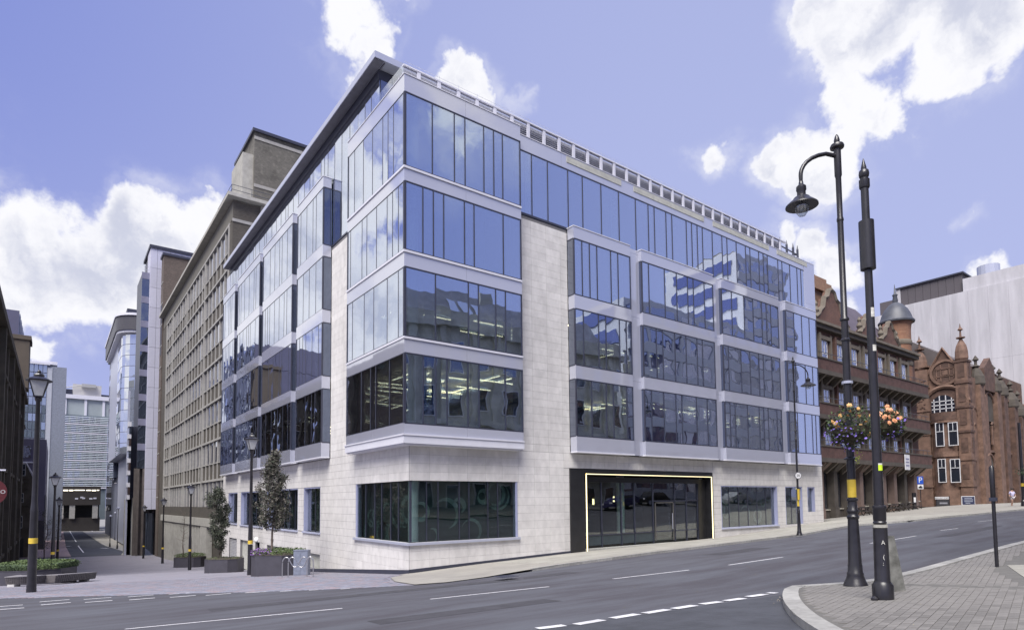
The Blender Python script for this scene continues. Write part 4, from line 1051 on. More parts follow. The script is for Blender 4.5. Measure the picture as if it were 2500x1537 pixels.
for (x0, y0_, x1, y1_) in ((44, 1131, 62, 1161), (41, 1203, 57, 1226), (41, 1259, 54, 1288)):
    a, b = P_(x0, y0_), P_(x1, y1_)
    f_ = MB().box(a[0], b[0], Ys-.10, Ys-.02, b[2], a[2])
    o = obj('window', f_, wf, sh); wd, ht = b[0]-a[0], a[2]-b[2]
    for (ua, ub) in ((.06, .47), (.53, .94)):
        for (va, vb) in ((.04, .48), (.53, .95)):
            q = obj('pane', MB().box(a[0]+wd*ua, a[0]+wd*ub, Ys-.13, Ys-.105, b[2]+ht*va, b[2]+ht*vb), glass_b); q.parent = o
for y_ in (1165, 1175, 1190, 1232, 1240, 1292): a = P_(38, y_); block('string_course', (a[0], P_(70, y_)[0], Ys-.3, Ys, a[2]-.12, a[2]+.12), dst, sh)
a, b = P_(34, 1315), P_(56, 1362)
o = obj('doorway', MB().box(a[0], b[0], Ys-.05, Ys+.0-.02, b[2], a[2]), black, sh)
a, b = P_(40, 1328), P_(48, 1342); obj('door_notice', MB().box(a[0], b[0], Ys-.08, Ys-.06, b[2], a[2]), wf, sh)

# ---- tall dark Victorian range at the far left edge
vl = thing('stone_warehouse', 'tall soot-dark stone and brick range at the left edge with tall piers', 'building', (-22, 70, -8), world=True)
XV = -16.3
zc = hx(0, 765, XV)
yA, yB = 30., hx(33, 1300, XV).y
def zV(x, y): return hx(x, y, XV).z
zT = hx(2, 800, XV).z
sbk = brickmat('sooty_brick', (.062, .047, .04), (.095, .073, .058), (.08, .07, .065), stain=.4)
obj('wall', MB().box(XV-14, XV-.3, yA, 96, -9, 15.5), sbk, vl)
obj('upper_wall', MB().box(XV-14, XV-.9, 30, 60, 15, zT), dst, vl)
yy = 44.; i = 0
while yy < 95:
    block('pier', (XV-.32, XV+.15 if i % 3 else XV+.4, yy, yy+1.1, -9, 15.6), dst, vl)
    for z in (-4.5, -.3, 4.0, 8.3, 11.9):
        o = block('window', (XV-.33, XV-.24, yy+1.7, yy+3.6, z, z+2.9), wf, vl)
        q = block('pane', (XV-.24, XV-.21, yy+1.8, yy+3.5, z+.1, z+2.8), glass_b, None); q.parent = o; q.matrix_parent_inverse = Matrix.Translation(-Vector(o.location))
    for z in (-5, 3.5, 12.2): block('string_course', (XV-.3, XV+.2, yy+1.1, yy+4.5, z-.2, z+.15), dst, vl)
    yy += 4.5; i += 1
obj('parapet', MB().box(XV-.5, XV+.5, yA, 96, 15.5, 16.2), dst, vl)
# rounded stack at its end
obj('end_stack', MB().box(XV-3, XV+.6, 88, 92.5, 17, 24).box(XV-3.2, XV+.8, 87.8, 92.7, 24, 24.6), mat('stack_brown', (.10, .082, .065), .85, .1, .5, coords='World'), vl)
dm = thing('metal_clad_block', 'dark violet metal-clad block with tall slot windows rising at the upper left edge', 'building', (-24, 100, -8), world=True)
Ym = 100.; xm = hy(43, 900, Ym).x; zt = hy(44, 757, Ym).z
vio = mat('violet_metal', (.10, .10, .16), .45, .06, .3)
px_ = []
obj('wall', MB().box(xm-16, xm-.3, Ym+.3, Ym+24, 10, zt-.2), metal_d, dm)
for i in range(5):
    for j in range(4): block('cladding_panel', (xm-4*(j+1)+.04, xm-4*j-.04, Ym, Ym+.28, zt-5*(i+1)+.05, zt-5*i-.05), vio, dm)
ss = mat('side_cladding', (.25, .27, .36), .4, .05)
for i in range(5):
    z = zt-5*(i+1)
    for j in range(6):
        y_ = Ym+.3+j*4
        block('cladding_panel', (xm-.28, xm, y_+1.7, y_+3.96, z+.05, z+4.95), ss, dm); block('window', (xm-.28, xm-.06, y_+.06, y_+1.64, z+.3, z+4.7), glass_b, dm)
# red oval hanging sign at the picture's left edge
q = hx(-17, 1200, XV+.9)
hs = thing('hanging_sign', 'dark red round projecting sign on a bracket, cut by the left edge', 'sign', tuple(q), world=False)
dd = .72
mb = MB(); n = 24
mb.add([(dd*math.cos(2*PI*i/n), -.06, dd*1.15*math.sin(2*PI*i/n)) for i in range(n)]+[(dd*math.cos(2*PI*i/n), .06, dd*1.15*math.sin(2*PI*i/n)) for i in range(n)], [tuple(range(n)), tuple(range(n, 2*n))[::-1]]+[(i, n+i, n+(i+1) % n, (i+1) % n) for i in range(n)])
obj('sign_face', mb, mat('sign_red', (.085, .010, .013), .5), hs)
def text(name, body, size, m, parent, loc, rot, ext=.004, align='CENTER'):
    cu = bpy.data.curves.new(name, 'FONT'); cu.body = body; cu.size = size; cu.extrude = ext; cu.align_x = align; cu.align_y = 'CENTER'; cu.resolution_u = 3
    t_ = bpy.data.objects.new(name, cu); COL.objects.link(t_); bpy.context.view_layer.update()
    me = bpy.data.meshes.new_from_object(t_.evaluated_get(bpy.context.evaluated_depsgraph_get())); bpy.data.objects.remove(t_)
    me.materials.clear(); me.materials.append(m)
    o = link(name, me, parent, loc); o.rotation_euler = rot; return o
text('lettering', 'XO', .34, wf, hs, (.38, -.08, 0), (PI/2, 0, 0)); obj('bracket', MB().box(-1.2, .6, -.05, .05, 1.4, 1.5), metal_w, hs)
# ================================================================== BUILDINGS ON THE RIGHT
redb = brickmat('victorian_red_brick', (.105, .052, .04), (.155, .078, .056), (.13, .10, .085), stain=.35)
vst = mat('victorian_stone', (.155, .132, .105), .85, .15, 1.2, stain=.4, coords='World', bump=.2)
vst2 = mat('victorian_dark_stone', (.075, .064, .054), .85, .2, 1.2, stain=.35, coords='World')
wsash = mat('sash_white', (.6, .6, .62), .5)
def sash(parent, x0, x1, z0, z1, Y, sx=1, axis='Y', bars=((.5,), (.55,)), m=None, dark=None):
    """sash window in a wall facing -Y (axis Y) or -X (axis X): frame with panes as its children"""
    def B(u0, u1, d0, d1, a, b): return (u0, u1, Y+d0, Y+d1, a, b) if axis == 'Y' else (Y+d0, Y+d1, u0, u1, a, b)
    f_ = MB(); t_ = .09
    for b in ((x0, x0+t_, -.06, .0, z0, z1), (x1-t_, x1, -.06, .0, z0, z1), (x0+t_, x1-t_, -.06, 0, z1-t_, z1), (x0+t_, x1-t_, -.06, 0, z0, z0+t_)): f_.box(*B(*b))
    zm = z0+(z1-z0)*bars[1][0]; f_.box(*B(x0+t_, x1-t_, -.06, 0, zm-.04, zm+.04))
    for q in bars[0]: xm = x0+(x1-x0)*q; f_.box(*B(xm-.03, xm+.03, -.06, 0, zm, z1-t_))
    o = obj('window', f_, m or wsash, parent)
    q = obj('pane', MB().box(*B(x0+.03, x1-.03, -.03, -.015, z0+.03, z1-.03)), dark or glass_b); q.parent = o
    return o
vic = thing('victorian_hotel', 'four-storey red brick Victorian building with stone balconies, scrolled gables and a domed corner turret', 'building', (54, 8, -2), world=True)
YV = 4.0; X0, X1 = 38.3, 68.3
zs = {'b1': 4.0, 'b2': 8.6, 'b3': 13.2, 'cor': 18.0}
zs['b1'] = hy(2110, 1120, YV-.9).z; zs['b2'] = hy(2110, 1024, YV-.9).z; zs['b3'] = hy(2110, 925, YV-.9).z; zs['cor'] = hy(2110, 835, YV).z
obj('wall', MB().box(X0, X1, YV, YV+14, zs['b1'], zs['cor']), redb, vic)
obj('ground_wall', MB().box(X0, X1, YV+.5, YV+14, -3, zs['b1']), vst2, vic)
# balconies run across at three levels
for i, k in enumerate(('b1', 'b2', 'b3')):
    z = zs[k]
    block('balcony_floor', (X0, X1+.2, YV-1.25, YV, z-.55, z-.15), vst2, vic)
    block('balcony_front', (X0, X1+.2, YV-1.2, YV-1.0, z-.15, z+.85), mat('balcony_red', (.085, .045, .038), .8, .25, 2, coords='World'), vic)
    block('balcony_rail', (X0, X1+.25, YV-1.27, YV-.93, z+.85, z+.98), vst2, vic)
    x = X0+1.2
    while x < X1:
        mb = MB(); mb.add([(x-.15, YV-1.15, z-.55), (x+.15, YV-1.15, z-.55), (x+.15, YV, z-.55), (x-.15, YV, z-.55), (x-.15, YV, z-1.5), (x+.15, YV, z-1.5)], [(0,1,2,3), (0,4,5,1), (0,3,4), (1,5,2), (2,5,4,3)])
        obj('bracket', mb, vst, vic); x += 1.62
    rl = MB().tube([(X0, YV-1.15, z+1.45), (X1, YV-1.15, z+1.45)], .03, 5)
    x = X0+.5
    while x < X1: rl.tube([(x, YV-1.15, z+.95), (x, YV-1.15, z+1.45)], .02, 4); x += 1.1
    obj('railing', rl, metal_d, vic)
lev = [(zs['b1'], zs['b2']), (zs['b2'], zs['b3']), (zs['b3'], zs['cor'])]
x = X0+1.5; n = 0
while x < X1-2:
    for (a, b) in lev:
        zt = b-1.2 if b != zs['cor'] else b-.8
        sash(vic, x, x+1.15, a+.3, zt-.35, YV-.02)
        block('lintel', (x-.35, x+1.5, YV-.25, YV, zt-.35, zt), vst, vic)
        block('pilaster', (x-.75, x-.42, YV-.30, YV, a-.1, b-.6), vst if n % 3 else redb, vic)
        block('pilaster', (x+1.55, x+1.85, YV-.22, YV, a-.1, b-.6), redb if n % 2 else vst, vic)
    x += 3.05; n += 1
block('cornice', (X0, X1, YV-.5, YV, zs['cor']-.25, zs['cor']+.15), vst2, vic); block('cornice', (X0, X1, YV-.7, YV, zs['cor']+.15, zs['cor']+.4), vst, vic)
# columns of the ground floor arcade with window openings behind
gx = X0+.8
while gx < X1:
    za = H(gx, YV)
    mb = MB().box(gx-.42, gx+.42, YV-.35, YV+.4, za-.2, za+1.1).box(gx-.36, gx+.36, YV-.28, YV+.4, za+1.1, zs['b1']-1.3)
    mb.add([(gx-.36, YV-.3, zs['b1']-1.3), (gx+.36, YV-.3, zs['b1']-1.3), (gx+.36, YV+.4, zs['b1']-1.3), (gx-.36, YV+.4, zs['b1']-1.3), (gx-.7, YV-1.0, zs['b1']-.55), (gx+.7, YV-1.0, zs['b1']-.55), (gx+.7, YV+.4, zs['b1']-.55), (gx-.7, YV+.4, zs['b1']-.55)], [(4,5,6,7), (0,1,5,4), (1,2,6,5), (2,3,7,6), (3,0,4,7)])
    obj('column', mb, vst2 if int(gx) % 2 else mat('pilaster_brown', (.17, .12, .10), .8, .15, 1, coords='World'), vic)
    if gx < X1-2:
        o = block('shop_window', (gx+.5, gx+2.2, YV+.38, YV+.48, za+.9, zs['b1']-1.4), glass_b, vic); block('stall_riser', (gx+.45, gx+2.25, YV+.2, YV+.5, za-.3, za+.9), vst2, vic)
        block('shop_sill', (gx+.4, gx+2.3, YV+.1, YV+.5, za+.9, za+1.0), mat('pale_sill', (.42, .40, .33), .7), vic)
    gx += 2.7
# gables with scrolls
def gable(xc, wd, zb, hgt, dark=False):
    Yg_ = YV-.12
    prof = [(-wd/2, 0), (-wd/2, .5), (-wd*.40, .9), (-wd*.36, hgt*.35), (-wd*.27, hgt*.45), (-wd*.22, hgt*.72), (-wd*.13, hgt*.78), (-wd*.08, hgt*.95), (0, hgt)]
    pts = [(xc+a, zb+b) for a, b in prof]+[(xc-a, zb+b) for a, b in prof[::-1][1:]]
    n = len(pts); mb = MB().add([(a, Yg_, b) for a, b in pts]+[(a, Yg_+.6, b) for a, b in pts], [tuple(range(n))[::-1], tuple(range(n, 2*n))]+[(i, (i+1) % n, n+(i+1) % n, n+i) for i in range(n)])
    g_ = obj('gable', mb, redb, vic)
    o = obj('gable_coping', MB().tube([(a, Yg_+.1, b) for a, b in pts], .26, 6), vst); o.parent = g_; o.matrix_parent_inverse = Matrix.Translation(-vic.location)*0+Matrix.Identity(4) if False else Matrix.Identity(4)
    o.parent = vic; o.matrix_parent_inverse = Matrix.Translation(-vic.location)
    for s in (-1, 1): 
        o = obj('finial', MB().lathe([(.22, 0), (.3, .2), (.14, .35), (.3, .7), (.2, 1.0), (.12, 1.1), (.2, 1.35), (.03, 1.7)], 10, (xc+s*wd*.44, Yg_+.2, zb+.5)), vst, vic, smooth=True)
    obj('niche', MB().lathe([(.9, 0), (.9, .05)], 16), vst2, vic, loc=None) if False else None
zc = zs['cor']+.4
gable(48.3, 6.6, zc, hy(2030, 714, YV).z-zc+.2); gable(61.6, 4.6, zc, hy(2170, 788, YV).z-zc); gable(56, 3.4, zc, 2.6)
obj('roof', MB().add([(X0, YV+.5, zc), (X1, YV+.5, zc), (X1, YV+14, zc), (X0, YV+14, zc), (X0, YV+5, zc+6.2), (X1-3, YV+5, zc+6.2), (X1-3, YV+9, zc+6.2), (X0, YV+9, zc+6.2)], [(0,1,5,4), (1,2,6,5), (2,3,7,6), (3,0,4,7), (4,5,6,7)]), mat('purple_slate', (.09, .075, .095), .7, .15, 1, coords='World'), vic)
chz = hy(1998, 672, YV+1).z
obj('chimney', MB().box(46.2, 49.4, YV+1, YV+2.6, zc, chz-1.6).box(45.9, 50.1, YV+.7, YV+2.9, chz-1.6, chz-.7).box(46.2, 49.5, YV+.9, YV+2.7, chz-.7, chz-.2), brickmat('chimney_brick', (.24, .13, .08), (.30, .18, .11), (.2, .15, .12)), vic)
obj('chimney_pot', MB().lathe([(.25, 0), (.2, .7)], 10, (47.4, YV+1.8, chz-.2)).lathe([(.25, 0), (.2, .6)], 10, (48.6, YV+1.8, chz-.2)), vst, vic, smooth=True)
# corner turret
tx, ty = 66.9, YV+1.2; tr_ = 1.5; zt0 = zs['b3']; ze = hy(2205, 792, ty).z; za_ = hy(2175, 730, ty).z
obj('turret', MB().lathe([(tr_*.9, zt0-1), (tr_*.95, ze-1.2), (tr_*1.0, ze-.6), (tr_*1.12, ze)], 20, (tx, ty, 0)), brickmat('turret_brick', (.22, .10, .06), (.28, .15, .09), (.2, .14, .11)), vic, smooth=True)
for zq in (ze-3.0, ze-5.5, ze-8): obj('turret_band', MB().lathe([(tr_*.96, 0), (tr_*1.0, .1), (tr_*1.0, .5), (tr_*.96, .6)], 20, (tx, ty, zq)), vst, vic, smooth=True)
dh = 2.3
obj('turret_dome', MB().lathe([(tr_*1.25, -.25), (tr_*1.27, -.08), (tr_*1.12, .2), (tr_*1.0, dh*.35), (tr_*.8, dh*.62), (tr_*.45, dh*.88), (.25, dh), (.3, dh+.2), (.22, dh+.7), (.3, dh+.9), (.12, dh+1.1), (.02, dh+2.2)], 20, (tx, ty, ze)), mat('slate_dome', (.065, .07, .085), .5, .2, 1.5), vic, smooth=True)
q = hy(2214, 1127, YV-1.3)
ws = obj('wall_sign', MB().box(q.x-.6, q.x+.65, YV-1.36, YV-1.30, q.z-.85, q.z+.8), wsash, vic)
for i in range(3): o = block('sign_line', (q.x-.42, q.x+.45, YV-1.375, YV-1.362, q.z-.45+.35*i, q.z-.3+.35*i), mat('sign_ink', (.2, .2, .3), .6), None); o.parent = vic; o.matrix_parent_inverse = Matrix.Translation(-vic.location)

# ---------------------------------------------- terracotta art school
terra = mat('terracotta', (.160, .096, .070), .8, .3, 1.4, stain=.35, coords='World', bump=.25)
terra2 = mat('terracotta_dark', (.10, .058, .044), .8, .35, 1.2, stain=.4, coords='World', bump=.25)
ts = thing('terracotta_building', 'ornate orange terracotta Gothic building with an arched window, a round gable medallion and pinnacles', 'building', (84, 10, -1), world=True)
XT = 82.0
def T(x, y): return hx(x, y, XT)
yl = T(2243, 1100).y; yr = T(2352, 1100).y; yc_ = T(2374, 1100).y
zg = -1.4
zw = T(2290, 925).z; zgab = T(2303, 853).z; ymid = T(2303, 900).y; zsh = T(2300, 905).z
obj('wall', MB().box(XT, XT+8, yc_+.2, yl, zg, zw), terra, ts)
gw_ = 4.0
pts = [(ymid-gw_*.55, zw), (ymid+gw_*.55, zw), (ymid, zgab)]
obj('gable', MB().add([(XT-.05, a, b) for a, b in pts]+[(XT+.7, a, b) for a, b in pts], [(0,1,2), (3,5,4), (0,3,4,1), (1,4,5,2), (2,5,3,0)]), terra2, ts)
obj('gable_coping', MB().tube([(XT-.1, pts[1][0]+.2, zw-.2), (XT-.1, ymid, zgab+.2), (XT-.1, pts[0][0]-.2, zw-.2)], .2, 6), terra, ts)
# piers with pinnacles
def pinnacle(y, x, zb, r, m=terra):
    obj('pinnacle', MB().lathe([(r, 0), (r*1.15, .2), (r*1.1, 1.2), (r*.9, 1.9), (r*.4, 2.6), (r*.25, 2.8), (r*.8, 2.95), (r*.8, 3.05), (r*.2, 3.15), (r*.15, 3.9), (r*.5, 4.05), (r*.15, 4.4), (.02, 4.9)], 8, (x, y, zb)), m, ts)
zp = T(2247, 905).z
obj('pier', MB().box(XT-.45, XT+1.4, yl-1.6, yl+.4, zg, zp), terra, ts); pinnacle(yl-.6, XT+.3, zp, .75)
obj('pier', MB().box(XT-.35, XT+1.1, yc_, yc_+1.35, zg, zp+.6), terra, ts); pinnacle(yc_+.7, XT+.3, zp+.6, .66)
for zq in (1.2, 4.6, 8.2, 11.4, 14.6, 17.4):
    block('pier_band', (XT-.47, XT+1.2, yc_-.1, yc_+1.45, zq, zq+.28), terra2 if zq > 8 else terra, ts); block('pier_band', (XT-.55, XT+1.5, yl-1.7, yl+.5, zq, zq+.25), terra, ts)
for zq in (2.2, 5.6, 9.2, 12.2, 15.4): block('pier_panel', (XT-.40, XT-.34, yc_+.3, yc_+1.05, zq, zq+1.9), terra2, ts); block('pier_panel', (XT+.1, XT+.85, yc_-.06, yc_+.01, zq, zq+1.9), terra2, ts)
for i in range(4):
    for j in range(2): obj('tracery_stud', MB().lathe([(.16, 0), (.1, .1)], 6, (0, 0, 0)), terra2, ts, loc=None) if False else None
# carved pierced panel on the left pier
pp = MB(); r = random.Random(8)
for i in range(46):
    y_ = yl-1.4+r.uniform(0, 1.3); z_ = T(2250, 1010).z+r.uniform(0, 1)*(T(2250, 930).z-T(2250, 1010).z); s_ = r.uniform(.07, .16)
    pp.box(XT-.52, XT-.45, y_, y_+s_*1.3, z_, z_+s_)
obj('carved_panel', pp, terra2, ts, kind='stuff')
# roundel
rc = T(2308, 909); rr = 1.75
def disc(xo, r0, r1, th, n=32):
    mb = MB()
    vs = []
    for q in (r0, r1):
        for i in range(n): a = 2*PI*i/n; vs.append((xo, rc.y+q*math.cos(a), rc.z+q*math.sin(a)))
    for q in (r0, r1):
        for i in range(n): a = 2*PI*i/n; vs.append((xo-th, rc.y+q*math.cos(a), rc.z+q*math.sin(a)))
    fs = []
    for i in range(n):
        j = (i+1) % n; fs += [(2*n+i, 2*n+j, 3*n+j, 3*n+i), (n+i, n+j, 3*n+j, 3*n+i), (i, 2*n+i, 2*n+j, j)]
    return mb.add(vs, fs)
obj('medallion', disc(XT-.05, .01, rr*.8, .08), terra2, ts); obj('medallion_ring', disc(XT-.05, rr*.82, rr, .22), terra, ts)
tc_ = MB()
for k in (-.75, -.38, .38, .75): tc_.box(XT-.2, XT-.12, rc.y+k*1.3-.05, rc.y+k*1.3+.05, rc.z-math.sqrt(max(0, 1-k*k))*1.2, rc.z+math.sqrt(max(0, 1-k*k))*1.2)
for k in (-.5, .5): tc_.box(XT-.2, XT-.12, rc.y-1.1, rc.y+1.1, rc.z+k-.05, rc.z+k+.05)
tc_.box(XT-.2, XT-.12, rc.y-.3, rc.y+.3, rc.z-.35, rc.z+.3)
obj('medallion_tracery', tc_, terra, ts)
# arched window with white bars
ac = T(2309, 990); ar = 2.25
n = 20
arc_ = MB(); vs = []
for q, xo in ((ar, XT-.02), (ar+.5, XT-.25)):
    for i in range(n+1): a = PI*i/n; vs.append((xo, ac.y+q*math.cos(a), ac.z+q*math.sin(a)))
arc_.add(vs, [(i, i+1, n+2+i, n+1+i) for i in range(n)])
obj('arch_moulding', MB().tube([(XT-.1, ac.y+(ar+.3)*math.cos(PI*i/n), ac.z+(ar+.3)*math.sin(PI*i/n)) for i in range(n+1)], .28, 6), terra, ts)
aw = obj('arched_window', MB().add([(XT-.04, ac.y+ar*math.cos(PI*i/n), ac.z+ar*math.sin(PI*i/n)) for i in range(n+1)]+[(XT-.04, ac.y+ar, ac.z-.8), (XT-.04, ac.y-ar, ac.z-.8)], [tuple(list(range(n+1))+[n+2, n+1])]), terra2, ts)
wr = 1.35
o = obj('pane', MB().add([(XT-.06, ac.y+.3+wr*math.cos(PI*i/n), ac.z+.1+wr*math.sin(PI*i/n)) for i in range(n+1)]+[(XT-.06, ac.y+.3-wr, ac.z-.8), (XT-.06, ac.y+.3+wr, ac.z-.8)], [tuple(range(n+3))]), glass_b, ts)
bb = MB(); cy = ac.y+.3
for k in (-1.0, -.35, .35, 1.0): bb.box(XT-.12, XT-.07, cy+k-.05, cy+k+.05, ac.z-.8, ac.z+.1+math.sqrt(max(.05, wr*wr-k*k)))
for k in (-.35, .15, .65): bb.box(XT-.12, XT-.07, cy-wr*.95, cy+wr*.95, ac.z+k-.05, ac.z+k+.05)
obj('glazing_bar', bb, wsash, ts)
# balcony over the curved bay and the bay windows
by0, by1 = T(2338, 1050).y, T(2277, 1050).y; bz1 = T(2309, 1005).z; bzm = T(2309, 1032).z
n = 10; prof = []
def bow(x0, bulge, ya, yb): return [(XT+.2, ya)]+[(x0-bulge*math.sin(PI*i/n), ya+(yb-ya)*i/n) for i in range(n+1)]+[(XT+.2, yb)]
def bowp(bulge, z0, z1, m, name, e=0.): 
    p = bow(XT-.1, bulge, by0-e, by1+e); obj(name, MB().prism(p[::-1], z0, z1), m, ts)
bowp(.95, zg+.2, T(2309, 1196).z, terra, 'bay_base', .2); bowp(.8, T(2309, 1196).z, bzm, terra, 'bay', 0)
bowp(1.05, bzm, bzm+.35, terra, 'bay_cornice', .25); bowp(1.1, bzm+.35, bz1-.1, terra2, 'balcony_front', .3); bowp(1.0, T(2309, 1112).z-.15, T(2309, 1104).z+.1, terra, 'bay_band', .15)
for (xa, ya, xb, yb) in ((2283, 1032, 2307, 1089), (2314, 1031, 2341, 1087), (2289, 1120, 2312, 1177), (2319, 1120, 2347, 1177)):
    a = hx(xa, ya, XT-.9); b = hx(xb, yb, XT-.9); b2 = hx(xa, yb, XT-.9)
    sash(ts, b.y, a.y, (b.z+b2.z)/2, a.z, XT-.92, axis='X', bars=((.5,), (.62,)))
q = hx(2362, 1205, XT-1)
# long -Y face running away to the right
YT = yc_
def U(x, y): return hy(x, y, YT)
ze_ = hy(2380, 890, YT).z
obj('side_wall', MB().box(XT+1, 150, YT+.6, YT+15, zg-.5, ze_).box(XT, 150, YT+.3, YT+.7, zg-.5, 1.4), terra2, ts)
obj('roof', MB().add([(XT+1, YT+.6, ze_), (150, YT+.6, ze_), (150, YT+15, ze_), (XT+1, YT+15, ze_), (XT+1, YT+7, ze_+4.5), (150, YT+7, ze_+4.5)], [(0,1,5,4), (2,3,4,5), (3,0,4), (1,2,5)]), mat('school_slate', (.10, .085, .085), .7, .1, 1, coords='World'), ts)
for i, xx in enumerate((2392, 2432, 2448, 2472, 2488)):
    c = hy(xx, 950, YT); zz = hy(xx, (905, 925, 934, 962, 985)[i], YT).z
    obj('pier', MB().box(c.x-.9, c.x+.9, YT-.3, YT+.9, zg-.5, zz-2), terra if i in (0, 1) else terra2, ts); 
    obj('pinnacle', MB().lathe([(.9, 0), (1.0, .2), (.9, 1.2), (.45, 2.2), (.25, 2.4), (.5, 2.6), (.18, 2.8), (.16, 3.3), (.4, 3.5), (.03, 4.1)], 8, (c.x, YT+.3, zz-2)), vst2, ts)
a, b = hy(2400, 890, YT), hy(2426, 905, YT); top_ = hy(2414, 873, YT)
obj('gable', MB().add([(x, YT-.1, z) for x, z in ((a.x, ze_-3), (b.x, ze_-3), (b.x, ze_), (top_.x, top_.z), (a.x, ze_))]+[(x, YT+.6, z) for x, z in ((a.x, ze_-3), (b.x, ze_-3), (b.x, ze_), (top_.x, top_.z), (a.x, ze_))], [(0,1,2,3,4), (9,8,7,6,5)]+[(i, 5+i, 5+(i+1) % 5, (i+1) % 5) for i in range(5)]), terra2, ts)
for (xa, xb, yt, yb) in ((2405, 2434, 975, 1030), (2378, 2392, 1000, 1060), (2440, 2447, 990, 1040), (2413, 2436, 1120, 1200), (2425, 2433, 1035, 1085), (2382, 2389, 1036, 1075), (2384, 2391, 1125, 1180)):
    a, b = hy(xa, yt, YT), hy(xb, yb, YT); w2 = (b.x-a.x)/2; xm = (a.x+b.x)/2; zb = b.z; zt = max(hy(xm*0+(xa+xb)/2, yt, YT).z-w2*.7, zb+1)
    pts = [(xm-w2, zb), (xm+w2, zb), (xm+w2, zt)]+[(xm+w2*math.cos(PI*i/8), zt+w2*1.15*math.sin(PI*i/8)) for i in range(1, 8)]+[(xm-w2, zt)]
    n = len(pts); o = obj('arched_window', MB().add([(x_, YT+.25, z_) for x_, z_ in pts]+[(x_, YT+.5, z_) for x_, z_ in pts], [tuple(range(n))]+[(i, n+i, n+(i+1) % n, (i+1) % n) for i in range(n)]), glass_b if xb-xa < 20 else vst2, ts)
    q = obj('arch_moulding', MB().tube([(x_, YT+.22, z_) for x_, z_ in pts[2:]+pts[:1]], .16, 5), terra, ts)
for zq in (hy(2400, 1100, YT).z, hy(2400, 1190, YT).z, hy(2400, 960, YT).z): block('string_course', (XT+1, 150, YT+.25, YT+.65, zq, zq+.3), terra, ts)

# ---------------------------------------------- pale concrete hall behind
wh = thing('concrete_hall', 'huge blank pale concrete building with dark rooftop enclosure behind the red brick fronts', 'building', (112, 20, -1), world=True)
XW = 108.
def Wp(x, y): return hx(x, y, XW)
a = Wp(2188, 750); b = Wp(2500, 676); zt = (a.z+b.z)/2
pc = mat('pale_board_concrete', (.46, .45, .48), .8, .12, .5, stain=.35, coords='World', stretch=(1, 1.6, .22))
ya, yb = a.y, b.y-6
nx = 9
obj('wall', MB().box(XW+.4, XW+40, yb, ya-.1, -2, zt-.2), concrete, wh)
st = (ya-yb)/nx
for i in range(nx):
    for j in range(3): block('wall_panel', (XW, XW+.38, yb+i*st+.008, yb+(i+1)*st-.008, -2+(zt+2)/3*j, -2+(zt+2)/3*(j+1)-.02), pc, wh)
block('parapet', (XW+.3, XW+1, yb, Wp(2350, 712).y, zt, zt+2.2), pc, wh)
p0, p1 = Wp(2192, 750), Wp(2352, 712); dh_ = Wp(2192, 704).z-zt
dkb = mat('plant_dark', (.085, .075, .085), .7, .06, .2)
for i in range(8): s_ = (p0.y-p1.y-.6)/8; block('louvre_panel', (XW+.7, XW+9, p1.y+.3+i*s_+.02, p1.y+.3+(i+1)*s_-.02, zt, zt+dh_), dkb, wh)
block('end_panel', (XW+.6, XW+9, p0.y-.28, p0.y+.4, zt, zt+dh_+.1), pc, wh); block('roof_edge', (XW+.4, XW+9.2, p1.y, p0.y+.4, zt+dh_, zt+dh_+.25), metal_d, wh)
obj('water_tank', MB().lathe([(1.6, 0), (1.6, 2)], 16, (XW+6, p1.y-2, zt+3)), metal_l, wh)
# its lower neighbour on the left and glimpses through the gap
lb = thing('grey_plant_block', 'low grey block with a dark rooftop box just left of the pale concrete hall', 'building', (100, 36, 0), world=True)
a = Wp(2050, 815); b = Wp(2190, 760)
obj('wall', MB().box(XW, XW+20, ya+.2, a.y+25, -2, Wp(2150, 770).z), pc, lb)
c0_, c1_ = Wp(2146, 760), Wp(2188, 745)
obj('plant_room', MB().box(XW+.5, XW+8, c1_.y+.5, c0_.y, Wp(2150, 770).z, Wp(2160, 735).z), dkb, lb)
mo = thing('glazed_rooftop_office', 'white and glass rooftop storey seen between the turret and the terracotta pinnacles', 'building', (96, 14, 0), world=True)
XM = 95.
a, b = hx(2222, 858, XM), hx(2282, 885, XM); z0 = hx(2250, 900, XM).z
obj('wall', MB().box(XM+.2, XM+10, b.y-2, a.y, -2, z0), concrete, mo)
for i in range(5):
    s_ = (a.y-b.y+2)/5; block('window', (XM, XM+.2, b.y-2+i*s_+.15, b.y-2+(i+1)*s_-.15, z0-3.4, z0-.1), glass_b, mo); block('window_post', (XM-.1, XM+.2, b.y-2+i*s_-.12, b.y-2+i*s_+.12, z0-3.6, z0), metal_w, mo)
block('roof', (XM-.8, XM+11, b.y-3, a.y+.5, z0, z0+.4), metal_d, mo)
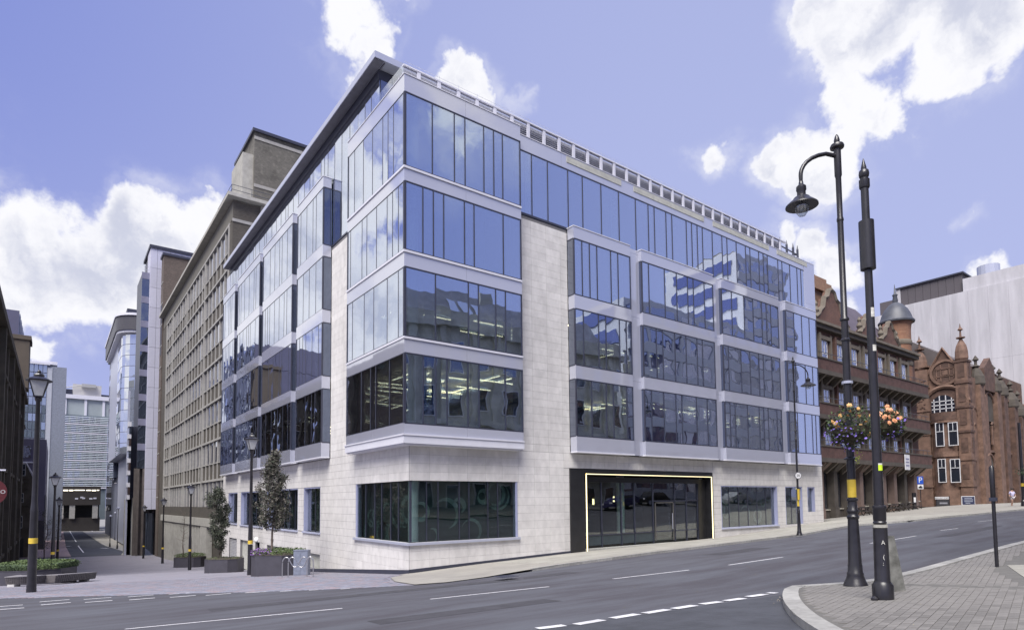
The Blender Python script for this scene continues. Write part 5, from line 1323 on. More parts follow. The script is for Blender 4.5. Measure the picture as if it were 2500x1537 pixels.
# ================================================================== ACROSS THE ROAD (outside the frame, seen mirrored in the glass)
cs = thing('classical_building', 'soot-darkened classical stone building with cornices and a slate mansard roof, mirrored in the lower glass', 'building', (22, -34, -2), world=True)
YO = -28.
lime = mat('sooty_limestone', (.42, .41, .36), .85, .2, .6, stain=.4, coords='World')
obj('wall', MB().box(1, 44, YO-14, YO, -3, 17.2), lime, cs)
for z in (2.6, 7.4, 17.2): block('cornice', (.5, 44.5, YO, YO+.7, z, z+.6), lime, cs)
block('parapet', (.8, 44.2, YO-.4, YO+.3, 17.8, 18.9), lime, cs)
x = 2.6
while x < 43:
    for z, h in ((-1.2, 3), (3.8, 2.9), (8.8, 2.8), (13.2, 2.6)):
        o = block('window', (x, x+1.5, YO+.0, YO+.12, z, z+h), wsash, cs); q = block('pane', (x+.1, x+1.4, YO+.12, YO+.15, z+.1, z+h-.1), glass_b, None); q.parent = cs; q.matrix_parent_inverse = Matrix.Translation(-cs.location)
    block('pilaster', (x+2.0, x+2.6, YO, YO+.35, 3.2, 17.2), lime, cs); x += 3.35
sr = mat('slate_mansard', (.16, .16, .18), .6, .2, 1, coords='World')
obj('roof', MB().add([(1, YO-.5, 17.8), (44, YO-.5, 17.8), (44, YO-14, 17.8), (1, YO-14, 17.8), (1.8, YO-4, 22.5), (43.2, YO-4, 22.5), (43.2, YO-11, 22.5), (1.8, YO-11, 22.5)], [(0,4,5,1), (1,5,6,2), (2,6,7,3), (3,7,4,0), (4,7,6,5)]), sr, cs)
for x in (9, 10.6, 20, 21.6, 23.2, 33, 34.6): 
    obj('skylight', MB().add([(x, YO-1.5, 19.3), (x+1.2, YO-1.5, 19.3), (x+1.2, YO-2.8, 21.1), (x, YO-2.8, 21.1)], [(0, 1, 2, 3)]), mir, cs)
for x in (5, 28, 40): block('chimney', (x, x+1.6, YO-8, YO-7, 20, 25), lime, cs)
ob = thing('banded_office_tower', 'pale concrete office slab with ribbon windows, mirrored in the upper right glass', 'building', (66, -38, -2), world=True)
pb = mat('pale_band', (.50, .51, .55), .7, .06, .3, coords='World'); bw = glassmat('ribbon_glass', r0=.35, k=.6, back=(.06, .07, .16), warp=.03, refl=(.7, .75, 1), rnd=.02)
XA, XB = 49., 92.; YB_ = -31.
obj('wall', MB().box(XA, XB, YB_-16, YB_-.4, -2, 27.6).box(XA+28.8, XB, YB_-16, YB_-.4, 27.6, 41.4), pb, ob)
for k in range(12):
    z = 1.2+k*3.35
    xs0 = XA if k < 8 else XA+28.8
    block('spandrel_band', (xs0, XB, YB_-.4, YB_, z-1.3, z), pb, ob)
    block('end_window', (xs0-.15, xs0-.02, YB_-14, YB_-2, z, z+2.0), bw, ob)
    x = xs0+.5; i = 0
    while x < XB-1:
        block('window', (x, x+3.1, YB_-.4, YB_-.15, z, z+2.05), bw, ob); block('mullion', (x+3.1, x+3.6, YB_-.4, YB_-.05, z, z+2.05), pb, ob)
        if i % 3 == 0: block('blind', (x+.3, x+1.7, YB_-.14, YB_-.12, z+.3, z+2.0), metal_w, ob)
        x += 3.6; i += 1
obj('roof_storey', MB().box(XA+33, XB-4, YB_-12, YB_-4, 41.4, 43.5), mat('roof_storey_brown', (.12, .105, .08), .7), ob)
b2 = thing('glass_banded_block', 'modern banded block standing behind the classical roofs across the road', 'building', (10, -66, -2), world=True)
obj('wall', MB().box(-4, 34, -80, -60, -2, 30), mat('slate_blue_wall', (.12, .13, .18), .5), b2)
for k in range(9): block('floor_band', (-4, 34, -60, -59.6, -1+k*3.5, .2+k*3.5), pb, b2); block('window_band', (-4, 34, -60, -59.8, .2+k*3.5, 2.4+k*3.5), bw, b2)
# parked cars at the near kerb beyond the frame, mirrored in the entrance glass
def car(x, y, z, col, label):
    c = thing('parked_car', label, 'car', (x, y, z)); cm = mat('car_'+label.split()[0], col, .25, .02, 1, metal=.3)
    prof = [(-2.1, .35), (-2.15, .75), (-1.3, .95), (-.6, 1.42), (.9, 1.45), (1.7, 1.0), (2.1, .9), (2.15, .35)]
    n = len(prof); mb = MB().add([(a, -.86+(.14 if b > 1.2 else 0), b) for a, b in prof]+[(a, .86-(.14 if b > 1.2 else 0), b) for a, b in prof], [tuple(range(n)), tuple(range(n, 2*n))[::-1]]+[(i, n+i, n+(i+1) % n, (i+1) % n) for i in range(n)])
    obj('body', mb, cm, c)
    for s in (-1, 1): obj('window', MB().add([(-1.1, s*.85, .98), (1.4, s*.85, 1.0), (.8, s*.75, 1.38), (-.5, s*.75, 1.36)], [(0, 1, 2, 3)]), glass_b, c)
    for a in (-1.35, 1.35):
        for s in (-1, 1):
            w_ = MB().tube([(a, s*.70, .32), (a, s*.90, .32)], .32, 16); o = obj('wheel', w_, metal_d, c)
            q = obj('rim', MB().tube([(a, s*.89, .32), (a, s*.92, .32)], .2, 12), metal_l); q.parent = o
    for s in (-.6, .6): obj('headlight', MB().box(-2.17, -2.12, s-.16, s+.16, .65, .8), metal_w, c)
    return c
for x, col, lb_ in ((35.5, (.05, .045, .14), 'violet parked hatchback at the near kerb, mirrored in the entrance glass'), (41, (.02, .02, .025), 'black parked saloon behind the violet one, mirrored in the entrance glass'), (55, (.45, .47, .5), 'silver parked car by the near kerb mirrored in the small right window')):
    car(x, -18.2, H(x, -18.2)+.01, col, lb_)
# ================================================================== STREET FURNITURE
cast = mat('cast_iron_black', (.016, .015, .019), .32, .25, 5, spec=.6)
grey_p = mat('sunlit_paint', (.10, .095, .09), .45, .15, 5)
yel = mat('yellow_band', (.62, .44, .05), .55, .1, 6)
lampglass = glassmat('lantern_glass', (.75, .78, .80), r0=.18, k=.6, warp=.01)
frost = mat('frosted_glass', (.45, .46, .47), .35, .1, 6)
def on(x, y): return H(x, y)
# --- Victorian lantern posts
def lantern_post(label, loc, h, group=None):
    t = thing('street_lamp', label, 'street lamp', loc, group)
    s = h/8.2
    obj('base', MB().lathe([(.155, 0), (.150, .25), (.142, .35), (.135, 1.75*s)], 14), cast, t, smooth=True)
    obj('yellow_band', MB().lathe([(.138, 1.78*s), (.138, 1.98*s)], 14), yel, t, smooth=True)
    obj('pole', MB().lathe([(.13, 1.98*s), (.118, 2.9*s), (.122, 2.95*s), (.118, 3.0*s), (.095, 3.3*s), (.07, 7.0*s), (.10, 7.05*s), (.12, 7.12*s), (.06, 7.2*s)], 14), cast, t, smooth=True)
    z0, z1, a, b = 7.2*s, 7.78*s, .13, .30
    fr_ = MB()
    for i in range(4):
        q = PI/4+PI/2*i; fr_.tube([(a*1.414*math.cos(q), a*1.414*math.sin(q), z0), (b*1.3*math.cos(q), b*1.3*math.sin(q), z1)], .018, 5)
    fr_.prism([(-a, -a), (a, -a), (a, a), (-a, a)], z0-.03, z0+.02)
    L_ = obj('lantern', fr_, cast, t)
    for sx, sy in ((1, 0), (-1, 0), (0, 1), (0, -1)):
        k = .92; p = [(-a*k, a), (a*k, a), (b*k*.93, b*.92), (-b*k*.93, b*.92)]
        vs = [((u if sx == 0 else sx*v), (u if sy == 0 else sy*v), z0+.02 if i < 2 else z1) for i, (u, v) in enumerate(p)]
        o = obj('pane', MB().add(vs, [(0, 1, 2, 3)]), frost if (sx == -1 or sy == -1) else lampglass); o.parent = L_
    obj('lamp_roof', MB().lathe([(.40, z1-.02), (.42, z1+.03), (.24, z1+.13), (.15, z1+.17), (.17, z1+.21), (.13, z1+.27), (.05, z1+.31), (.07, z1+.35), (.03, z1+.40), (.005, h)], 4 if False else 8), cast, t)
    return t
G_L = 'lantern street lamps along the left street'
p = hd(75, 1422); lampL = lantern_post('tall black lantern lamp post with yellow band standing in front of the curved bench', (p.x, p.y, p.z), 8.2, G_L)
for (x, y, dsc) in ((600, 1380, 'black lantern lamp post with yellow band between the two leafy planter trees'), (455, 1368, 'black lantern lamp post beside the smallest green planter'),
                    (390, 1352, 'slim black lantern lamp post before the far end of the gridded office block'), (344, 1340, 'black lantern lamp post under the overhanging panel tower')):
    p = hd(x, y); t = dup(lampL); t['label'] = dsc; t.location = (p.x, p.y, p.z)
for (x, y, dsc) in ((-12.15, 36, 'lantern lamp post rising behind the clipped hedge on the left'), (-11.7, 66, 'smaller lantern lamp post behind the hedge, next to the bare young tree')):
    t = dup(lampL); t['label'] = dsc; t.location = (x, y, H(x, y))
# far thin lamp posts
for (x, y, h, dsc) in ((268, 1335, 6.5, 'far thin lamp post left of the pair on the distant pavement'), (286, 1340, 8, 'far thin lamp post on the paving by the banded building'), (280, 1318, 7, 'most distant thin lamp post before the slate building')):
    p = hh(x, y); t = thing('lamp_post', dsc, 'lamp post', (p.x, p.y, p.z), 'distant lamp posts')
    obj('pole', MB().lathe([(.22, 0), (.12, .9), (.08, 1), (.06, h)], 8), cast, t); obj('lamp_head', MB().lathe([(.05, 0), (.28, .15), (.3, .3), (.05, .5)], 8, (0, 0, h)), metal_l, t)
p = hh(292, 1318); t = thing('lighting_column', 'pale grey modern lighting column by the turquoise shopfront far down the street', 'lamp post', (p.x, p.y, p.z))
obj('pole', MB().tube([(0, 0, 0), (0, 0, 15)], .16, 8), metal_w, t); obj('lamp_head', MB().box(-1.5, .8, -.2, .2, 14.9, 15.1), metal_w, t)
# --- swan-neck post
def swan(label, loc, h, neck, detail=True, base=1.0, rz=0, group=None, shade=.30, drop=.0, m=cast):
    t = thing('street_lamp', label, 'street lamp', loc, group, rz)
    k = base
    obj('base', MB().lathe([(.215*k, 0), (.20*k, .05), (.165*k, .12), (.145*k, .2), (.145*k, .24), (.13*k, .26), (.125*k, .40), (.118*k, .42), (.092*k, 1.26), (.107*k, 1.28), (.11*k, 1.31), (.088*k, 1.34), (.085*k, 1.37), (.105*k, 1.40), (.105*k, 1.43), (.082*k, 1.46), (.08*k, 1.60), (.1*k, 1.62), (.1*k, 1.65), (.074*k, 1.67)], 24), m, t, smooth=True)
    obj('yellow_band', MB().lathe([(.0765*k, 1.68), (.0765*k, 2.02)], 24), yel, t, smooth=True)
    obj('pole', MB().lathe([(.073*k, 1.66), (.071*k, 2.4), (.12*k, 2.41), (.12*k, 2.43), (.069*k, 2.46), (.066*k, h*.53), (.085*k, h*.531), (.085*k, h*.534), (.062*k, h*.537), (.062*k, h*.575), (.085*k, h*.577), (.085*k, h*.58), (.058*k, h*.585), (.055*k, h*.80), (.064*k, h*.801), (.064*k, h*.805), (.052*k, h*.81), (.052*k, h*.90), (.066*k, h*.905), (.066*k, h*.965), (.125*k, h*.968), (.13*k, h*.972), (.115*k, h*.976), (.05*k, h*.98), (.055*k, h*.986), (.035*k, h*.995), (.01, h)], 24), m, t, smooth=True)
    zn = h*.955; pts = [(0, 0, zn-.05)]+[(neck*(.1+.9*math.sin(a*PI/2)), 0, zn-.0-neck*.62*(1-math.cos(a*PI/2))) for a in (.15, .3, .45, .6, .72, .84, .93, 1.0)]
    pts += [(neck, 0, pts[-1][2]-.12)]
    obj('arm', MB().tube(pts, [.045*k]+[.04*k]*(len(pts)-2)+[.035*k], 10), m, t, smooth=True)
    zl = pts[-1][2]
    L_ = obj('lamp_head', MB().lathe([(shade, -.50), (shade*.99, -.475), (shade*.72, -.40), (shade*.55, -.36), (shade*.5, -.33), (shade*.42, -.31), (shade*.27, -.28), (shade*.26, -.2), (shade*.31, -.17), (shade*.30, -.1), (shade*.16, -.06), (shade*.13, .0)], 24, (neck, 0, zl)), m, t, smooth=True)
    o = obj('glass_bowl', MB().lathe([(.02, -.70), (shade*.2, -.685), (shade*.36, -.62), (shade*.43, -.505)], 16, (neck, 0, zl)), lampglass, smooth=True); o.parent = L_
    o = obj('bulb', MB().lathe([(.02, -.6), (.05, -.56), (.03, -.5)], 8, (neck, 0, zl)), frost); o.parent = L_
    return t
p = hd(2056, 1420); P1 = Vector((p.x, p.y, H(p.x, p.y)+.12)); ang = math.atan2(-rt.y, -rt.x)
post1 = swan('tall black swan-neck street lamp with wide yellow band on the near right pavement', P1, 8.9, .80, rz=ang+.12)
o = obj('clamp', MB().lathe([(.10, -.02), (.10, .03)], 16, (0, 0, 3.9)), metal_l, post1)
p = hd(1920, 1289); p = Vector((p.x, p.y, H(p.x, p.y)+.11))
lr = swan('slender black swan-neck lamp carrying a round speed sign, before the office building', p, 10.45, 1.0, base=.82, rz=ang+PI+.25, shade=.42)
ds_ = thing('speed_sign', 'small round white sign with number 20 fixed on the slender lamp post', 'road sign', p+Vector((0, 0, 3.45))-fw*.1, rz=math.atan2(-fw.x, fw.y)*0+math.atan2(fw.y, fw.x)-PI/2)
obj('sign_plate', MB().add([(.21*math.cos(2*PI*i/20), -.02, .21*math.sin(2*PI*i/20)) for i in range(20)]+[(.21*math.cos(2*PI*i/20), 0, .21*math.sin(2*PI*i/20)) for i in range(20)], [tuple(range(20)), tuple(range(20, 40))[::-1]]+[(i, 20+i, 20+(i+1) % 20, (i+1) % 20) for i in range(20)]), mat('sign_ring_grey', (.12, .12, .13), .5), ds_)
obj('sign_face', MB().add([(.165*math.cos(2*PI*i/20), -.025, .165*math.sin(2*PI*i/20)) for i in range(20)], [tuple(range(20))]), wsash, ds_)
text('lettering', '20', .2, black, ds_, (0, -.03, 0), (PI/2, 0, 0))
nb = thing('notice', 'small yellow notice strapped to the slender lamp post below the speed sign', 'notice', p+Vector((0, 0, 2.35))-fw*.1); obj('notice_board', MB().box(-.08, .08, -.03, .03, -.3, .32), yel, nb)
# --- plain heavy post with sleeve
p = hd(2122, 1456); P2 = Vector((p.x, p.y, H(p.x, p.y)+.12))
p2 = thing('iron_post', 'heavy black iron post without a lamp, with thick sleeve and spiked ball top', 'post', P2)
obj('base', MB().lathe([(.15, 0), (.15, .22), (.12, .26), (.11, .29), (.10, 1.10), (.108, 1.11)], 24), cast, p2, smooth=True)
obj('white_ring', MB().lathe([(.108, 1.11), (.108, 1.155)], 24), mat('worn_white_ring', (.36, .35, .31), .7, .3, 9), p2, smooth=True)
obj('collar', MB().lathe([(.085, 1.155), (.098, 1.19), (.085, 1.21), (.092, 1.23), (.095, 1.40), (.102, 1.42), (.095, 1.45), (.07, 1.46)], 24), cast, p2, smooth=True)
obj('pole', MB().lathe([(.07, 1.45), (.058, 5.18), (.058, 6.75)], 24), cast, p2, smooth=True)
obj('sleeve', MB().lathe([(.058, 5.22), (.112, 5.24), (.112, 6.03), (.058, 6.05)], 24), cast, p2, smooth=True)
obj('finial', MB().lathe([(.07, 6.58), (.078, 6.60), (.078, 6.72), (.05, 6.74), (.07, 6.77), (.077, 6.82), (.07, 6.87), (.04, 6.9), (.042, 6.92), (.02, 7.02), (.004, 7.08)], 20), cast, p2, smooth=True)
def stick(name, z0, z1, w_, m, a=0.0, r=.1):
    """a label wrapped on the post, on the camera side"""
    base = math.atan2(-fw.y, -fw.x)+a; mb = MB(); n = 4
    for i in range(n+1):
        q = base-w_/2/r+w_/r*i/n
        for z in (z0, z1): mb.v.append((r*math.cos(q), r*math.sin(q), z))
    for i in range(n): mb.f.append((2*i, 2*i+2, 2*i+3, 2*i+1)); mb.m.append(0)
    return obj(name, mb, m, p2)
st_w = mat('sticker_white', (.55, .54, .50), .6, .25, 20)
stick('sticker', 2.0, 2.09, .085, mat('sticker_lime', (.55, .75, .03), .5), .25, .0705); stick('sticker', 2.09, 2.115, .085, st_w, .25, .0705)
stick('sticker', 4.45, 4.6, .06, st_w, .1, .0635); stick('sticker', 3.9, 4.0, .07, st_w, .2, .064); stick('sticker', 1.7, 1.9, .02, st_w, .95, .071)
c_, s_ = -fw.x/fw.xy.length, -fw.y/fw.xy.length
for body, z, dx in (('A', .88, .03), ('(', .66, .03), (':', .56, .04)):
    t_ = text('sticker_letter', body, .09, st_w, p2, (0, 0, 0), (PI/2, 0, math.atan2(fw.y, fw.x)-PI/2), .001); r_ = .112; t_.location = (c_*r_-fw.y*0+rt.x*dx*-1, s_*r_-rt.y*dx, z)
obj('cable_stub', MB().lathe([(.05, 0), (.05, .03), (.01, .06)], 8, (-.19, .05, 0)), cast, p2)
# --- hanging flower baskets
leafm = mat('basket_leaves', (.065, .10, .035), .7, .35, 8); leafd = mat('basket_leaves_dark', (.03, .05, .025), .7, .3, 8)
orange = mat('orange_flowers', (.68, .36, .09), .6, .2, 14, col2=(.75, .50, .22)); purple = mat('purple_flowers', (.16, .11, .42), .6, .25, 14); lime_ = mat('trailing_lime', (.30, .36, .06), .7, .2, 8); coral = mat('coral_flowers', (.70, .27, .10), .6, .2, 14, col2=(.75, .42, .25))
def leaves(mb, pts, size, r, n=1, squash=.6):
    for p in pts:
        a = Vector((r.gauss(0, 1), r.gauss(0, 1), r.gauss(0, .8))).normalized(); b = a.cross(Vector((r.gauss(0, 1), r.gauss(0, 1), r.gauss(0, 1)))).normalized(); s = size*r.uniform(.6, 1.25)
        p = Vector(p); mb.add([p-a*s, p-b*s*squash*.8, p+a*s, p+b*s*squash*.8+a.cross(b)*s*.25], [(0, 1, 2, 3)])
def rosette(mb, c, s, r):
    n = 6; cz = Vector((r.uniform(-1, 1), r.uniform(-1, 1), r.uniform(0, 1))); cz = (cz-fw*1.0).normalized(); a = cz.orthogonal().normalized(); b = cz.cross(a)
    for ring, (rr_, hh_) in enumerate(((1, 0), (.7, .35), (.35, .6))):
        vs = [c+cz*s*hh_*.6]
        for i in range(n*2): q = 2*PI*i/(n*2)+ring; k = rr_*s*(1 if i % 2 else .78); vs.append(c+a*k*math.cos(q)+b*k*math.sin(q)+cz*s*(hh_-.15))
        mb.add(vs, [(0, i+1, (i+1) % (n*2)+1) for i in range(n*2)])
def basket(label, c, rad, seed, om, tail):
    r = random.Random(seed); t = thing('flower_basket', label, 'flower basket', c, 'hanging baskets on the near lamp post')
    obj('basket', MB().lathe([(.04, -rad*.75), (rad*.4, -rad*.62), (rad*.68, -.12), (rad*.72, 0)], 14), mat('basket_moss', (.04, .035, .02), .9, .4, 9), t)
    def rs(k=1.0, zlo=-.75, zhi=1.0):
        while True:
            v = Vector((r.uniform(-1, 1), r.uniform(-1, 1), r.uniform(zlo, zhi)))
            if .55 < v.length < 1.0: return v*rad*k
    lm_, ld_ = MB(), MB()
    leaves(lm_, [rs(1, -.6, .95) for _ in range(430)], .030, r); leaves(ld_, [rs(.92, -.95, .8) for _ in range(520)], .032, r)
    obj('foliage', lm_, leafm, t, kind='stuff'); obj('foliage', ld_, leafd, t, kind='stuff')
    pf = MB(); left = -rt
    for _ in range(150):
        v = rs(1.05, -1.0, .25); 
        if v.dot(rt)*tail > rad*.25: continue
        q = Vector(v); a = Vector((r.gauss(0, 1), r.gauss(0, 1), r.gauss(0, 1))).normalized(); b = a.orthogonal().normalized(); s = r.uniform(.016, .028)
        pf.add([q+(a*math.cos(2*PI*i/5)+b*math.sin(2*PI*i/5))*s for i in range(5)], [(0, 1, 2, 3, 4)])
    obj('purple_flowers', pf, purple, t, kind='stuff')
    for _ in range(22):
        v = rs(1.0, .0, 1.0)
        if v.dot(-fw) < -.1: v -= 2*v.dot(-fw)*(-fw)
        v += rt*rad*.3*tail*r.random()+Vector((0, 0, -rad*.9))*max(0, v.dot(rt)*tail)/rad*r.random()*.9
        m_ = MB(); rosette(m_, Vector(v), r.uniform(.036, .055), r); obj('flower', m_, om, t)
    tl = MB(); pts = [Vector((rt.x*.12*tail+r.gauss(0, .03), rt.y*.12*tail+r.gauss(0, .03), -rad*.55-r.random()*rad*1.0)) for _ in range(60)]
    leaves(tl, pts, .022, r); obj('trailing_leaves', tl, lime_ if tail > 0 else leafd, t, kind='stuff')
    return t
px_m = F_/ (P1-CAM).dot(fw)
ca = at_depth(2077, 1042, (P1-CAM).dot(fw)-.30); cb_ = at_depth(2163, 1033, (P1-CAM).dot(fw)+.15)
basket('full flower basket of orange and purple blooms with a trailing lime-green plant', ca, .44, 2, orange, 1)
basket('smaller flower basket of coral and violet blooms, half hidden behind the plain iron post', cb_, .35, 5, coral, -1)
br = MB(); z = ca.z-P1.z+.42
for q in (ca, cb_):
    d = q-P1; br.tube([(0, 0, z), (d.x, d.y, z+.02)], .014, 6).tube([(d.x, d.y, z+.02), (d.x, d.y, d.z)], .006, 4)
o = obj('basket_bracket', br, cast, post1); o.rotation_euler.z = -post1.rotation_euler.z
# --- leaning slab behind the posts
p = hd(2166, 1434); sb_ = thing('leaning_slab', 'weathered grey stone slab leaning behind the plain iron post', 'stone slab', (p.x, p.y, H(p.x, p.y)+.12), rz=math.atan2(rt.y, rt.x))
obj('slab', MB().add([(-.24, -.03, 0), (.055, -.03, 0), (.055, .03, 0), (-.24, .03, 0), (-.22, .04, .93), (-.06, .04, .93), (-.06, .09, .93), (-.22, .09, .93)], [(0,3,2,1), (4,5,6,7), (0,1,5,4), (1,2,6,5), (2,3,7,6), (3,0,4,7)]), mat('weathered_slab', (.10, .10, .09), .85, .35, 3, stain=.5, col2=(.15, .15, .14)), sb_)
# --- short sign pole at right
p = hd(2395, 1373); sp_ = thing('sign_pole', 'thin black pole with a clamp standing on the pale slabs at the far right', 'pole', (p.x, p.y, H(p.x, p.y)+.12))
obj('pole', MB().lathe([(.036, 0), (.036, 1.45)], 12), cast, sp_, smooth=True); obj('pole_sleeve', MB().lathe([(.036, 1.45), (.048, 1.47), (.048, 2.1), (.02, 2.14)], 12), cast, sp_, smooth=True); obj('clamp', MB().box(-.06, .06, -.06, .06, 1.38, 1.46), metal_d, sp_)
# --- planters and trees
plm = mat('planter_steel', (.055, .052, .066), .55, .12, 2, stain=.2)
soil = mat('planter_soil', (.05, .04, .03), .95, .3, 8); grass = mat('planter_green', (.085, .12, .045), .85, .4, 9); hedge_m = mat('hedge_green', (.045, .075, .04), .85, .45, 9, col2=(.085, .12, .06))
def octo(w_, d_, c): a, b = w_/2, d_/2; return [(-a+c, -b), (a-c, -b), (a, -b+c), (a, b-c), (a-c, b), (-a+c, b), (-a, b-c), (-a, -b+c)]
va = math.atan2(rt.y, rt.x)
def planter(label, loc, w_, d_, h, rz, plants, seed, c=.5, group='dark steel planters on the paving'):
    t = thing('planter', label, 'planter', loc, group, rz); o8 = octo(w_, d_, c); i8 = octo(w_-.1, d_-.1, c)
    obj('box', MB().prism(o8, -.5, h), plm, t); obj('rim', MB().prism(octo(w_+.03, d_+.03, c), h, h+.03), plm, t); obj('soil', MB().prism(i8, h+.031, h+.05), soil, t)
    r = random.Random(seed); mb = MB(); pts = []
    n, top, size = plants
    while len(pts) < n:
        x, y = r.uniform(-w_/2, w_/2), r.uniform(-d_/2, d_/2)
        if abs(x)/(w_/2)+abs(y)/(d_/2) < 1.62: k = 1-.5*max(abs(x)/(w_/2), abs(y)/(d_/2))**3; pts.append((x*.99, y*.99, h+.03+r.random()**.6*top*k))
    leaves(mb, pts, size, r); obj('plants', mb, grass if top < .6 else hedge_m, t, kind='stuff'); return t
def basepx(xc, y0): return hd(xc, y0)
def pl(xc, yb, w_, d_, h, label, plants, seed, rz=0.0, c=.5):
    p = hd(xc, yb); f2 = Vector((fw.x, fw.y, 0)).normalized(); q = p+f2*d_/2; return planter(label, (q.x, q.y, H(q.x, q.y)), w_, d_, h+.0, va+rz, plants, seed, c)
t1 = pl(650, 1383, 2.45, 2.4, 1.12, 'largest dark planter with purple flowers and a tree, beside the grey cabinet', (1500, .33, .05), 3, -.12)
t2 = pl(521, 1375, 2.3, 2.2, .98, 'middle dark planter with bare soil and a bushy young tree', (250, .12, .04), 4, .05)
t3 = pl(442, 1362, 2.75, 2.3, 1.05, 'farthest dark planter of the row, heaped with low greenery around a bare sapling', (1500, .45, .055), 5, .05)
fl_ = MB(); r = random.Random(9)
for _ in range(150):
    q = Vector((r.uniform(-1.1, -.2), r.uniform(-1.1, -.3), 1.18+r.random()*.28)); a = Vector((r.gauss(0, 1), r.gauss(0, 1), r.gauss(0, 1))).normalized(); b = a.orthogonal().normalized(); fl_.add([q+(a*math.cos(2*PI*i/5)+b*math.sin(2*PI*i/5))*.035 for i in range(5)], [(0, 1, 2, 3, 4)])
obj('purple_flowers', fl_, mat('violet_blooms', (.20, .09, .32), .7, .3, 8), t1, kind='stuff')
bark = mat('bark', (.12, .095, .08), .9, .25, 8, bump=.3)
tl_ = mat('tree_leaves_bronze', (.065, .058, .054), .7, .4, 3, col2=(.13, .12, .10)); tl2 = mat('tree_leaves_dark', (.035, .045, .035), .7, .4, 3, col2=(.06, .07, .045))
def tree(label, loc, h, crown, nleaf, lsz, ms, seed, group='young street trees in planters', br_=14):
    """crown: list of (height, radius); leaf clumps sit at branch ends"""
    t = thing('tree', label, 'tree', loc, group); r = random.Random(seed)
    zb = crown[0][0]; tk = MB(); pts = [(r.gauss(0, .03)*k, r.gauss(0, .03)*k, h*k/8) for k in range(9)]; rr_ = [.065*(1-k/9.5) for k in range(9)]
    tk.tube(pts, rr_, 8); obj('trunk', tk, bark, t, smooth=True)
    bb_ = MB(); ends = []
    def rad(z): return float(np.interp(z, [c[0] for c in crown], [c[1] for c in crown]))
    for i in range(br_*4):
        z = zb+(h-zb)*(i+.5)/(br_*4)*.97; a = i*2.4+r.uniform(-.4, .4); R0 = rad(min(z+.25, h))*r.uniform(.55, 1.08)
        k = z/h*8; i0 = min(int(k), 7); tx = pts[i0][0]; ty = pts[i0][1]
        e = Vector((tx+R0*math.cos(a), ty+R0*math.sin(a), z+R0*r.uniform(.1, .55))); s = Vector((tx, ty, z-R0*.25)); m_ = (s+e)/2+Vector((0, 0, -.05))
        bb_.tube([s, m_, e], [.016, .010, .004], 4)
        for q in (.45, .7, .95): ends.append(s.lerp(e, q)+Vector((r.gauss(0, .06), r.gauss(0, .06), r.gauss(0, .06))))
    obj('branches', bb_, bark, t)
    if nleaf:
        for m_, share in ms:
            mb = MB(); P = []
            for _ in range(int(nleaf*share)):
                e = r.choice(ends); P.append(e+Vector((r.gauss(0, .10), r.gauss(0, .10), r.gauss(0, .11))))
            leaves(mb, P, lsz, r); obj('crown', mb, m_, t, kind='stuff')
    return t
q = t1.location; qq = at_depth(664, 1365, (Vector(q)-CAM).dot(fw)); tree('tall narrow tree with bronze-grey leaves in the largest planter', (qq.x, qq.y, q.z+.9), 5.75, [(1.55, .35), (2.0, .75), (2.9, .95), (3.7, .72), (4.4, .62), (5.1, .36), (5.75, .05)], 9000, .066, ((tl_, .7), (tl2, .3)), 21)
q = t2.location; qq = at_depth(533, 1370, (Vector(q)-CAM).dot(fw)); tree('dark bushy young tree in the middle planter', (qq.x, qq.y, q.z+.8), 5.3, [(.95, .2), (1.5, .45), (1.9, .3), (2.5, .7), (3.6, .80), (4.5, .72), (5.0, .42), (5.3, .1)], 9000, .066, ((tl2, .85), (tl_, .15)), 22)
q = t3.location; qq = at_depth(447, 1360, (Vector(q)-CAM).dot(fw)); tree('bare leafless sapling in the farthest planter', (qq.x, qq.y, q.z+.9), 5.2, [(1.4, .3), (2.4, .9), (3.6, .7), (5.2, .1)], 0, .05, (), 23, br_=6)
